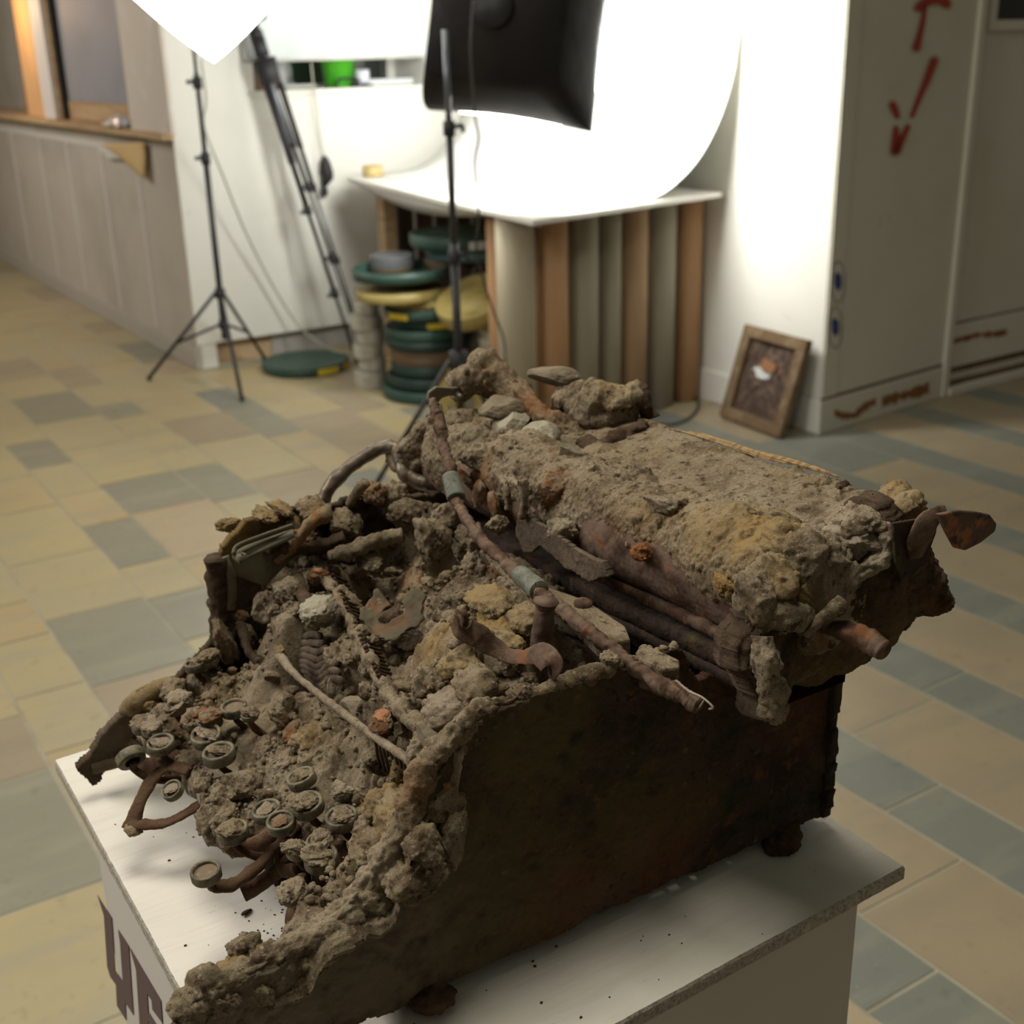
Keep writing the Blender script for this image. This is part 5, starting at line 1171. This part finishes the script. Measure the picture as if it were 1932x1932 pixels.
# space bar bracket: forked strap reaching forward at the left
part('space_bar_bracket', G().tube([tZ(360, 1452, .050), tZ(318, 1448, .050), tZ(288, 1470, .046), (tZ(265, 1510, .038)), tZ(252, 1545, .030), tZ(243, 1565, .026)], [.005, .0045, .0045, .0042, .005, .005], 16, sub=12, flat=.45, up=(0, 0, 1), amp=.001, seed=3), SOILD, stain=LEV, label='bare forked bracket where the space bar was')
part('space_bar_bracket', G().tube([tZ(246, 1555, .028), tZ(275, 1556, .029), tZ(315, 1552, .032), tZ(350, 1535, .037), tZ(385, 1512, .042)], [.004, .0042, .004, .004, .004], 16, sub=12, flat=.5, up=(0, 0, 1), amp=.001, seed=4), SOILD, stain=LEV)
part('clod', (rock_v(tZ(250, 1568, .026), (.0045, .005, .0035), 4, 4), ICO[4][1]), SOIL, stain=ochre)
part('front_arm_tip', G().tube([tX(262, 1400, -.278), tX(235, 1428, -.278), tX(195, 1440, -.278), tX(170, 1446, -.278)], [.009, .006, .0052, .0050], 16, sub=12, flat=.9, amp=.0014, seed=4), SOILD, stain=lambda V: np.tile([.2, 0, .3], (len(V), 1)), label='snapped end of the left front arm')
part('frame_tube', G().tube([tX(330, 1290, -.272), tX(290, 1305, -.278), tX(250, 1330, -.280), tX(243, 1345, -.280)], [.006, .0065, .0065, .006], 16, sub=12, amp=.0012, seed=14), SOIL, stain=ochre)

# ---- carriage ---------------------------------------------------------------
cL, cR = np.array([-.295, -.079, .166]), np.array([.016, -.064, .171]); axv = (cR - cL); LEN = np.linalg.norm(axv); axv /= LEN
f1 = np.cross([0, 0, 1.], axv); f1 /= np.linalg.norm(f1); f1 = -f1 if f1[1] > 0 else f1      # forward (towards the keys)
f2 = np.cross(axv, f1); f2 = -f2 if f2[2] < 0 else f2                                         # up
def sweepcyl(name, c0, c1, rad, na, nl, m, stain=None, amp=1., seed=0, label=None, prof=None):
    t = np.linspace(0, 1, nl); a = np.linspace(0, TAU, na, endpoint=False); T, A = np.meshgrid(t, a, indexing='ij')
    C = c0 + T[..., None] * (c1 - c0); D = np.cos(A)[..., None] * f1 + np.sin(A)[..., None] * f2
    R = rad(T, A); V = (C + D * R[..., None]).reshape(-1, 3); Dn = D.reshape(-1, 3)
    k = (prof(T, A).ravel() if prof else 1.) * amp
    V = V + Dn * (k * crust(V, 1, seed))[:, None]
    F = []
    i, j = np.meshgrid(np.arange(nl - 1), np.arange(na), indexing='ij'); i = i.ravel(); j = j.ravel(); j2 = (j + 1) % na
    F = np.stack([i * na + j, i * na + j2, (i + 1) * na + j2, (i + 1) * na + j], 1)
    # end caps
    V = np.vstack([V, c0, c1]); n = len(V); jj = np.arange(na); 
    cap = np.vstack([np.stack([np.full(na, n - 2), (jj + 1) % na, jj, jj], 1), np.stack([np.full(na, n - 1), (nl - 1) * na + jj, (nl - 1) * na + (jj + 1) % na, (nl - 1) * na + (jj + 1) % na], 1)])
    g = G(); o = None
    me = bpy.data.meshes.new(name); 
    fl = [tuple(r) for r in F.tolist()] + [tuple(r[:3]) for r in cap.tolist()]
    me.from_pydata((V - OFF).tolist(), [], fl); me.polygons.foreach_set('use_smooth', [True] * len(fl)); me.materials.append(m)
    o = bpy.data.objects.new(name, me); COL.objects.link(o); o.parent = tw
    if m in (SOIL, SOILD, RUST): paint(o, np.zeros((len(V), 3)) if stain is None else stain(V))
    if label: o['label'] = label
    return o
# the roller itself: bare rusted underside at the front
sweepcyl('platen', cL, cR, lambda T, A: .0265 + 0 * T, 160, 420, RUSTL, amp=.25, seed=3, label='rusted roller under the soil')
# soil mantle over the roller
def mantle_rad(T, A):
    up = np.clip(np.sin(A - .35) * 1.3 + .25, -.4, 1)         # thick on top
    base = .0262 + .0065 * np.clip(up, 0, 1) - .006 * np.clip(-up, 0, 1) * 1.5
    base = base * np.clip(1.02 - np.clip(T - .93, 0, 1) * 3, .6, 1)
    base = base + .006 * np.exp(-((T - .86) / .13) ** 2) * np.clip(np.sin(A) + .3, 0, 1) + .004 * np.exp(-((T - .30) / .12) ** 2) * np.clip(np.sin(A + .3) + .2, 0, 1)
    base = base - .005 * np.exp(-((T - .70) / .06) ** 2) * np.clip(np.cos(A + .5), 0, 1) + .003 * np.sin(T * 31) * np.clip(np.cos(A), 0, 1) * (T < .6)
    return base
def tC(px, py, R=.033):
    d = TM @ ray(px, py); c = TM @ (CAMP - TO) - cL; d_ = d - axv * (d @ axv); c_ = c - axv * (c @ axv)
    A, B, C_ = d_ @ d_, 2 * d_ @ c_, c_ @ c_ - R * R; q = B * B - 4 * A * C_
    k = (-B - math.sqrt(q)) / (2 * A) if q > 0 else -B / (2 * A); return TM @ (CAMP - TO) + d * k
pst = stain_from([(*tC(1210, 1060), .009, 1, 1.), (*tC(1240, 1100), .012, 1, .6), (*tC(1360, 1105), .006, 0, 1.), (*tC(1450, 1010), .022, 0, .9), (*tC(1500, 1100), .018, 0, .75), (*tC(1340, 1000), .02, 0, .5), (*tC(1040, 920), .010, 1, .9), (*tC(900, 900), .012, 1, .8), (*tC(1130, 1040), .02, 1, .3), (*tC(1250, 960), .02, 0, .45), (*tC(1690, 940), .010, 0, .9), (*tC(1550, 1000), .015, 2, .4)])
sweepcyl('soil_mantle', cL + axv * .004, cR + axv * .030, mantle_rad, 320, 1000, SOIL, stain=pst, amp=.95, seed=31)
# paper table: flat board sloping up behind the roller, splintered wooden top edge
q = [np.array(p) for p in [(-.230, -.052, .196), (.02, -.040, .200), (.018, -.004, .207), (-.05, .004, .202), (-.195, .000, .205), (-.235, -.004, .205)]]
pe = np.array([q[1] - q[0]]); ptx = (q[1] - q[0]) / np.linalg.norm(q[1] - q[0]); pty = np.array([0, .985, .17]); pty /= np.linalg.norm(pty); ptn = np.cross(ptx, pty); 
def pt3(a, b, h): return q[0] + a[:, None] * ptx + b[:, None] * pty + h[:, None] * ptn
ptp = [(-.01, -.015), (.255, -.015), (.25, .04), (.19, .048), (.12, .050), (.03, .051), (-.01, .05)]
part('paper_table', slab(ptp, .0009, pt3, lambda a, b: .0016 * fbm(P3(a, b), .02, 4, 8) + .0016 * clods(P3(a, b), .005, 3) * np.clip(fbm(P3(a, b), .02, 3, 6) * 3 + .1, 0, 1) + .004 * clods(P3(a, b), .013, 5) * np.clip(fbm(P3(a, b), .04, 2, 9) * 3 - .3, 0, 1) + .0004 * fbm(P3(a, b), .002, 2, 3) + .01 * np.clip(a - .20, 0, .05) * 3 * clods(P3(a, b), .014, 6), lambda a, b: -.003 + 0 * a, .0016, 12), SOIL, label='flat dusty paper table behind the roller')
for k in range(7):
    a0, a1 = [(.075, .17), (.09, .185), (.10, .205), (.02, .06), (.12, .215), (.14, .21), (.0, .022)][k]; b = .050 + .0012 * (k % 3)
    pts = [q[0] + ptx * (a0 + (a1 - a0) * u) + pty * (b + .0014 * math.sin(u * 5 + k)) + ptn * (.0008 + .0006 * (k % 3)) for u in (0, .25, .5, .75, 1)]
    part('splinter', G().tube(pts, [.0004, .0016, .0018, .0014, .0003], 8, sub=6, flat=.5, amp=.0004, seed=k), STRAW)
part('splinter', (rock_v(tY(1238, 808, .0), (.004, .002, .001), 3, 3, rot=.5), ICO[3][1]), STRAW); part('splinter', (rock_v(tY(1255, 818, .0), (.0035, .0014, .001), 4, 3, rot=-.3), ICO[3][1]), STRAW)
part('slit', G().tube([tY(1445, 930, -.005), tY(1470, 940, -.006)], [.0022, .001], 8, flat=.6), DARK)

# crest: crusted heap at the left end behind the roller
heap('soil_heap', [(tX(870, 745, -.30), .010), (tX(880, 722, -.29), .013), (tX(930, 712, -.275), .013), (tX(980, 745, -.25), .010), (tX(1030, 785, -.22), .008), (tX(1075, 815, -.205), .008), (tX(1100, 830, -.195), .004)], 3, stn=stain_from([(*tX(1010, 780, -.23), .02, 1, .7), (*tX(940, 705, -.275), .012, 1, .5)]), sub=26, amp=.005)
heap('soil_heap', [(tX(1060, 745, -.235), .008), (tX(1110, 765, -.215), .015), (tX(1160, 772, -.20), .016), (tX(1200, 765, -.19), .014), (tX(1215, 770, -.185), .006)], 8, stn=stain_from([(*tX(1160, 730, -.2), .014, 0, .4), (*tX(1080, 800, -.2), .01, 2, .7)]), sub=34, n=110, amp=.007)
heap('soil_heap', [(tX(1100, 840, -.19), .008), (tX(1130, 860, -.175), .009), (tX(1180, 830, -.175), .009), (tX(1215, 800, -.175), .006)], 13, m=SOILD, sub=20, amp=.006)
heap('soil_heap', [(tX(1215, 725, -.19), .004), (tX(1212, 745, -.188), .006), (tX(1225, 790, -.183), .005)], 15, m=SOILD, sub=16, amp=.004)
heap('soil_heap', [(tX(845, 800, -.285), .010), (tX(870, 800, -.28), .012), (tX(905, 810, -.27), .012), (tX(935, 810, -.25), .008)], 18, sub=20, amp=.005)
heap('soil_heap', [(tX(950, 770, -.265), .008), (tX(1000, 800, -.24), .010), (tX(1060, 850, -.21), .010), (tX(1110, 870, -.19), .008)], 22, sub=20, m=SOILD, amp=.004)
# left carriage end plate
lep = [(-.125, .128), (-.105, .12), (-.07, .118), (-.035, .13), (-.03, .17), (-.045, .205), (-.07, .205), (-.095, .198), (-.118, .180), (-.125, .155)]
lpx = [tuple(tX(px, py, -.300)[1:]) for px, py in [(735, 925), (760, 905), (745, 850), (760, 830), (790, 795), (815, 785), (835, 800), (870, 830), (860, 900), (850, 960), (800, 990), (740, 985), (720, 960)]]
part('carriage_end', slab(lpx, .0008, yz(-.300, 1), lambda a, b: .003 + .8 * crust(P3(a, b), 1, 2), lambda a, b: -.005 - .5 * crust(P3(a, b), 1, 5), .0018, 6, rnd_=.004), SOIL, label='left carriage end plate with a pointed top')
part('carriage_boss', (rock_v(tX(815, 870, -.292), (.010, .009, .011), 31, 5, flat=4, lump=.1), ICO[5][1]), SOILD)
# carriage return lever: curved rod out to the left, polished bend at the end plate
RODM = mat('worn_steel_rod', (.12, .10, .075), .45, metal=.5, noise=[(120, (.16, .12, .08), .45, .6, 4), (60, (.09, .05, .03), .6, .7, 4)], bump=[(500, .3, .0006)])
part('return_lever', G().tube([tX(600, 960, -.325), tX(625, 915, -.325), tX(655, 885, -.325), tX(690, 860, -.322), tX(720, 845, -.318), tX(745, 846, -.312), tX(757, 870, -.305), tX(765, 895, -.298), tX(790, 910, -.292), tX(818, 914, -.286), tX(835, 914, -.282)], [.004, .0052, .0050, .0048, .0048, .0050, .0050, .0052, .0056, .0056, .005], 18, sub=12, amp=.0012, seed=2, sc=.006), RODM, label='curved carriage return lever')
heap('soil_heap', [(tX(735, 850, -.318), .002), (tX(745, 862, -.312), .005), (tX(748, 890, -.305), .003)], 44, sub=8, n=30, amp=.002)
# top-left hooked plate + paper bail
part('bail_hook', G().prism([tX(x, y, -.288) for x, y in [(803, 752), (806, 738), (820, 728), (850, 730), (870, 727), (885, 713), (900, 708), (907, 722), (896, 740), (872, 746), (845, 745), (830, 750), (822, 760), (812, 770)]], (.003, 0, 0)), PLATE, bev=.0008, label='hooked flat plate holding the end of the paper bail')
part('hook_pivot', G().rod(tX(898, 724, -.290), tX(898, 724, -.290) + [.007, 0, 0], .0042, 16), PLATE)
part('hook_stub', G().rod(tX(862, 744, -.286), tX(872, 752, -.280), .0024, 12), RODM)
bail = [(815, 752, -.112, .0026), (828, 800, -.115, .0036), (838, 845, -.118, .0036), (850, 885, -.122, .0038), (858, 930, -.126, .0036), (872, 965, -.129, .0030), (905, 1015, -.134, .0034), (945, 1052, -.138, .0034), (985, 1090, -.142, .0040), (1030, 1128, -.146, .0040), (1085, 1170, -.147, .0036), (1150, 1222, -.145, .0036), (1220, 1275, -.141, .0036), (1275, 1305, -.137, .0040), (1318, 1332, -.134, .0040)]
bp = [tY(a, b, c) for a, b, c, r in bail]
part('paper_bail', G().tube(bp, [r for *_, r in bail], 22, sub=30, amp=.0018, seed=41, sc=.0045), RUSTL, label='long crusted paper bail rod lying slantwise')
for (a, b, c), (d, e, f_), nm in (((850, 896, -.123), (861, 940, -.127), 'upper'), ((980, 1083, -.1415), (1018, 1115, -.1455), 'lower')):
    A_, B_ = tY(a, b, c), tY(d, e, f_); rr = .0056
    pts = [A_, lerp(A_, B_, .08), lerp(A_, B_, .5), lerp(A_, B_, .94), B_]
    o = part('bail_roller', G().tube(pts, [rr * .82, rr, rr * 1.03, rr * 1.04, rr * .9], 28, sub=6, amp=.00025, seed=3), RUBBER, label='grey green rubber roller, ' + nm + ' of two')
part('wire', G().tube([tY(1275, 1298, -.1375) + [0, 0, .004], tY(1300, 1304, -.137), tY(1325, 1316, -.136), tY(1345, 1334, -.135), tY(1338, 1338, -.135)], .00055, 6, sub=8), STONE, label='thin pale wire curling off the rod end')
part('wire', G().tube([tY(1308, 1338, -.135), tY(1318, 1336, -.135), tY(1328, 1322, -.136)], .0004, 6, sub=6), STONE)
part('tall_flake', G().prism([tY(x, y, -.112) for x, y in [(830, 762), (838, 800), (842, 812), (836, 800), (829, 775)]], (.001, .001, 0)), PLATE)

# rails under the roller (front of the carriage)
def bar(name, p0, p1, hy, hz, seed, m=RUSTL, amp=.0006, label=None):
    n = 260; t = np.linspace(0, 1, n); C = np.array(p0) + t[:, None] * (np.array(p1) - np.array(p0)); sec = []
    for k, (a, b) in enumerate([(-1, -1), (-.3, -1), (.3, -1), (1, -1), (1, 0), (1, 1), (.3, 1), (-.3, 1), (-1, 1), (-1, 0)]): sec.append(C + [0, a * hy, b * hz])
    V = np.stack(sec, 1).reshape(-1, 3); D = V - np.repeat(C, 10, 0); D /= np.linalg.norm(D, axis=1)[:, None]
    V = V + D * (amp * (fbm(V, .008, 4, seed) + clods(V, .005, seed)))[:, None]
    i, j = np.meshgrid(np.arange(n - 1), np.arange(10), indexing='ij'); i = i.ravel(); j = j.ravel(); j2 = (j + 1) % 10
    F = np.stack([i * 10 + j, i * 10 + j2, (i + 1) * 10 + j2, (i + 1) * 10 + j], 1); return part(name, (V, F), m, label=label)
bar('carriage_rail', tX(1060, 1050, -.155), tX(1380, 1205, .005), .0022, .0026, 1)
bar('carriage_rail', tX(1090, 1092, -.155), tX(1300, 1195, -.035), .0030, .0032, 2)
bar('carriage_rail', tX(985, 1050, -.19), tX(1410, 1252, .012), .006, .005, 3, m=RUST)
bar('carriage_rail', tX(985, 1075, -.19), tX(1400, 1285, .012), .004, .003, 4, m=RUST)
bar('inner_rail', (-.28, -.06, .118), (.02, -.05, .122), .03, .010, 5, m=RUST)
# hanging front plate on the left of the roller
fp_ = [(975, 958), (1010, 985), (1060, 1020), (1110, 1050), (1140, 1060), (1150, 1085), (1112, 1100), (1060, 1068), (1015, 1030), (1000, 1040), (985, 1045), (970, 1010)]
fpp = [tuple(tY(px, py, -.112)[[0, 2]]) for px, py in fp_]
part('line_scale_plate', slab(fpp, .0007, lambda a, b, h: np.stack([a, -.110 - h, b], 1), lambda a, b: .0012 + .35 * crust(P3(a, b), 1, 7), lambda a, b: -.0015 + 0 * a, .0006, 8), SOILD, stain=lambda V: np.tile([0, 0, .35], (len(V), 1)), label='dusty hanging plate with a notched lower edge')
for k, (px, py) in enumerate([(880, 905), (905, 930), (930, 950)]):
    part('rust_scale', (rock_v(tY(px, py, -.108), (.006, .003, .009), k + 70, 4), ICO[4][1]), SOIL, stain=rusty)
for pts, s in [([(940, 890, -.112), (955, 920, -.115), (960, 960, -.114)], 1), ([(985, 905, -.115), (990, 940, -.115), (985, 975, -.113)], 2), ([(960, 900, -.11), (975, 915, -.114), (1000, 925, -.112)], 3)]:
    part('root_strand', G().tube([tY(*p) for p in pts], [.003, .0022, .0026], 12, sub=12, amp=.0015, seed=s), SOIL)
# lumps on the roller as large clods
for px, py, x, s, m, st_ in [(1040, 925, -.16, (.010, .010, .009), SOIL, rusty), (1210, 1042, -.085, (.0068, .006, .0055), SOIL, lambda V: np.tile([.0, 1., 0], (len(V), 1))), (1365, 1103, -.025, (.007, .004, .005), SOIL, lambda V: np.tile([1., .2, 0], (len(V), 1))), (1450, 985, -.01, (.016, .012, .009), SOIL, ochre), (1490, 1030, .0, (.015, .014, .010), SOIL, ochre), (1545, 1010, .01, (.014, .013, .010), SOIL, None),
                             (1690, 945, .028, (.012, .012, .009), SOIL, ochre), (1560, 985, -.0, (.009, .008, .007), SOIL, None), (1550, 920, -.02, (.0065, .0055, .006), SOIL, None), (1590, 928, -.008, (.006, .0055, .0055), SOILD, None), (1620, 1040, .03, (.014, .012, .009), SOIL, pale), (1660, 1010, .035, (.008, .008, .010), SOIL, pale), (1400, 975, -.03, (.012, .010, .008), SOIL, ochre),
                             (1260, 950, -.09, (.014, .010, .007), SOIL, None), (1590, 1075, .03, (.012, .012, .008), SOIL, pale), (1500, 1120, .02, (.012, .010, .009), SOIL, None), (1440, 1090, .005, (.010, .008, .008), SOILD, None), (1060, 1000, -.14, (.010, .008, .008), SOIL, None), (900, 860, -.25, (.012, .010, .009), SOIL, None), (960, 850, -.22, (.010, .008, .008), SOIL, None)]:
    part('clod', (rock_v(tC(px, py, .033) if px < 1500 else tX(px, py, x), s, px, 5, lump=.25), ICO[5][1]), m, stain=st_)

for px, py, x, s, st_ in [(1430, 1130, .035, (.013, .012, .014), None), (1470, 1090, .035, (.014, .013, .013), ochre), (1510, 1050, .035, (.014, .013, .012), None), (1460, 1160, .038, (.010, .010, .010), None), (1560, 1060, .035, (.014, .014, .011), None), (1620, 990, .03, (.014, .013, .010), None), (1600, 1020, .03, (.016, .013, .009), pale), (1540, 1090, .03, (.012, .013, .010), ochre), (1700, 960, .035, (.012, .012, .010), ochre), (1490, 1140, .03, (.012, .010, .009), None), (1660, 960, .02, (.013, .012, .009), None)]:
    part('clod', (rock_v(tX(px, py, x), s, px + 3, 5, lump=.25), ICO[5][1]), SOIL, stain=st_)
# right carriage end: thick crusted cheek
ep = [(1400, 1275), (1430, 1190), (1500, 1160), (1560, 1110), (1640, 1060), (1650, 1000), (1690, 950), (1750, 965), (1780, 1015), (1795, 1060), (1815, 1090), (1828, 1140), (1780, 1172), (1725, 1205), (1700, 1235), (1660, 1272), (1600, 1295), (1540, 1315), (1500, 1325), (1480, 1360), (1455, 1366), (1430, 1320)]
epp = [tuple(tX(px, py, .046)[1:]) for px, py in ep]
est = stain_from([(.05, -.05, .14, .025, 0, .5), (.05, -.01, .14, .02, 0, .5), (.045, -.1, .13, .02, 2, .3)])
part('carriage_cheek', slab(epp, .0008, yz(.040, 1), lambda a, b: .004 + 1.3 * crust(P3(a, b), 1, 52), lambda a, b: -.024 - 1.0 * crust(P3(a, b), 1, 55), .003, 16, rnd_=.009), SOILD, stain=est, label='thick crusted right cheek of the carriage')
heap('soil_heap', [(tX(1655, 990, .04), .005), (tX(1672, 1010, .045), .006), (tX(1665, 1045, .046), .006), (tX(1630, 1075, .045), .006), (tX(1580, 1100, .04), .006), (tX(1520, 1120, .032), .005)], 61, sub=16, n=40, amp=.003, sc=.01, stn=pale)
heap('soil_heap', [(tX(1440, 1200, .045), .006), (tX(1440, 1240, .048), .008), (tX(1450, 1290, .050), .007), (tX(1465, 1340, .050), .005), (tX(1468, 1362, .050), .003)], 63, sub=18, n=50, amp=.003, sc=.010)
heap('soil_heap', [(tX(1430, 1185, .04), .004), (tX(1475, 1155, .045), .007), (tX(1510, 1165, .048), .006), (tX(1530, 1145, .05), .003)], 64, sub=14, n=40, amp=.003, sc=.010)
part('release_stub', G().tube([tX(1560, 1178, .050), tX(1595, 1192, .060), tX(1640, 1212, .070), tX(1668, 1228, .078)], [.0052, .0060, .0068, .0062], 20, sub=14, flat=.8, amp=.0018, seed=7, sc=.007), RUSTL, label='short rusted stub pointing out of the right cheek')
part('release_arm', G().tube([tX(1520, 1200, .052), tX(1550, 1165, .055), tX(1580, 1145, .057), tX(1592, 1130, .058)], [.002, .0026, .0042, .0035], 14, sub=10, amp=.001, seed=8), SOIL)
# wing lever: two flat lobes
part('wing_lever', G().tube([tX(1728, 1052, .056), tX(1735, 1020, .058), tX(1748, 990, .060), tX(1768, 970, .060), tX(1785, 965, .062)], [.004, .0075, .0065, .004, .003], 20, sub=10, flat=.25, up=(.9, -.2, .3), amp=.0006, seed=2), RUSTL, label='thin bent rusty tab at the right end')
wq = [tX(x, y, .064) for x, y in [(1762, 968), (1800, 960), (1830, 962), (1858, 968), (1871, 985), (1868, 1000), (1840, 1022), (1812, 1036), (1795, 1032), (1780, 1005)]]
o = part('wing_lever', G().prism(wq, (.003, .0005, 0)), mat('orange_scaled_iron', (.11, .065, .045), .8, noise=[(80, (.30, .11, .045), .48, .6, 4), (120, (.05, .03, .025), .55, .65, 4)], bump=[(300, .6, .0015)]), bev=.0009, label='flat orange rusted wing lever sticking out on the right')
# dark drum plate on the cheek's upper side
part('cheek_plate', G().prism([tX(x, y, .052) for x, y in [(1680, 985), (1740, 975), (1762, 1000), (1740, 1060), (1700, 1100), (1685, 1060)]], (.002, 0, 0)), RUST, bev=.0006)

# ---- loose stones lying on the machine (things of their own)
def stone(px, py, ax_, v, size, m, label, flat=7, seed=0, rot=0, sub=5, rough=.10, name='stone', cat='stone'):
    f = {'x': tX, 'y': tY, 'z': tZ}[ax_]; p = f(px, py, v); size = tuple((1.28 if name == 'stone' else 1.0) * q for q in size); Vt = rock_v((0, 0, 0), size, seed, sub, flat, rot=rot, rough=rough, lump=.05) + p
    W = tw2w(Vt); c = tw2w(p); me = mesh(name, W - c, ICO[sub][1]); me.materials.append(m); o = bpy.data.objects.new(name, me); COL.objects.link(o); o.location = c
    me.polygons.foreach_set('use_smooth', np.zeros(len(me.polygons), bool)) if flat else None
    if m in (SOIL, SOILD, RUST): paint(o, np.zeros((len(Vt), 3)))
    tag(o, label, cat); return o
stone(1045, 708, 'x', -.243, (.016, .010, .0065), STONED, 'dark angular stone slab lying on the highest heap of the carriage', seed=21, rot=.3, flat=8)
stone(963, 795, 'x', -.235, (.0125, .010, .0065), STONE, 'palest flat stone on the roller, left of its twin', seed=5, rot=.4, flat=9)
stone(1022, 818, 'x', -.205, (.0125, .009, .0075), STONE, 'pale sandy stone on the roller, right beside the palest one', seed=9, rot=-.2, flat=6)
stone(1078, 873, 'x', -.165, (.008, .007, .013), STONED, 'upright grey wedge stone near the middle of the roller', seed=14, rot=.8, flat=10)
stone(950, 775, 'x', -.245, (.014, .009, .008), STONED, 'brown stone tucked behind the palest stone', seed=17, rot=1.2)
stone(845, 1478, 'z', .117, (.0052, .0045, .0065), BRICKM, 'orange brick fragment stuck at the upper right of the keyboard', seed=31, flat=8, name='brick_fragment', cat='brick')
stone(765, 1202, 'z', .124, (.0105, .009, .006), GLASSY, 'whitish porous lump resting inside the type basket', seed=12, flat=3, rough=.5, name='slag_lump', cat='slag')
stone(600, 1150, 'z', .134, (.0078, .0085, .006), STONE, 'rounded pale pebble lying over the ribbed type bars', seed=40, flat=0, rough=.15)
stone(600, 1078, 'z', .136, (.0035, .003, .0025), BRICKM, 'small orange chip on the soil above the pale pebble', seed=41, name='brick_fragment', cat='brick')
stone(722, 1352, 'z', .129, (.0055, .0040, .0022), BRICKM, 'thin reddish flake below the segment, near the rod end', seed=43, name='brick_fragment', cat='brick', rough=.3)
stone(810, 1395, 'z', .132, (.0075, .0055, .008), STONED, 'smooth grey brown stone above the orange brick fragment', seed=44)
stone(690, 1340, 'z', .105, (.012, .007, .005), STONED, 'flat brown slab lying just behind the thin rod', seed=46, rot=.5, flat=8)
stone(635, 1300, 'z', .100, (.005, .0045, .0075), STONED, 'small upright stone beside the upper end of the thin rod', seed=47, flat=8)
for o in list(bpy.data.objects):
    if '_w' in o.keys(): del o['_w']
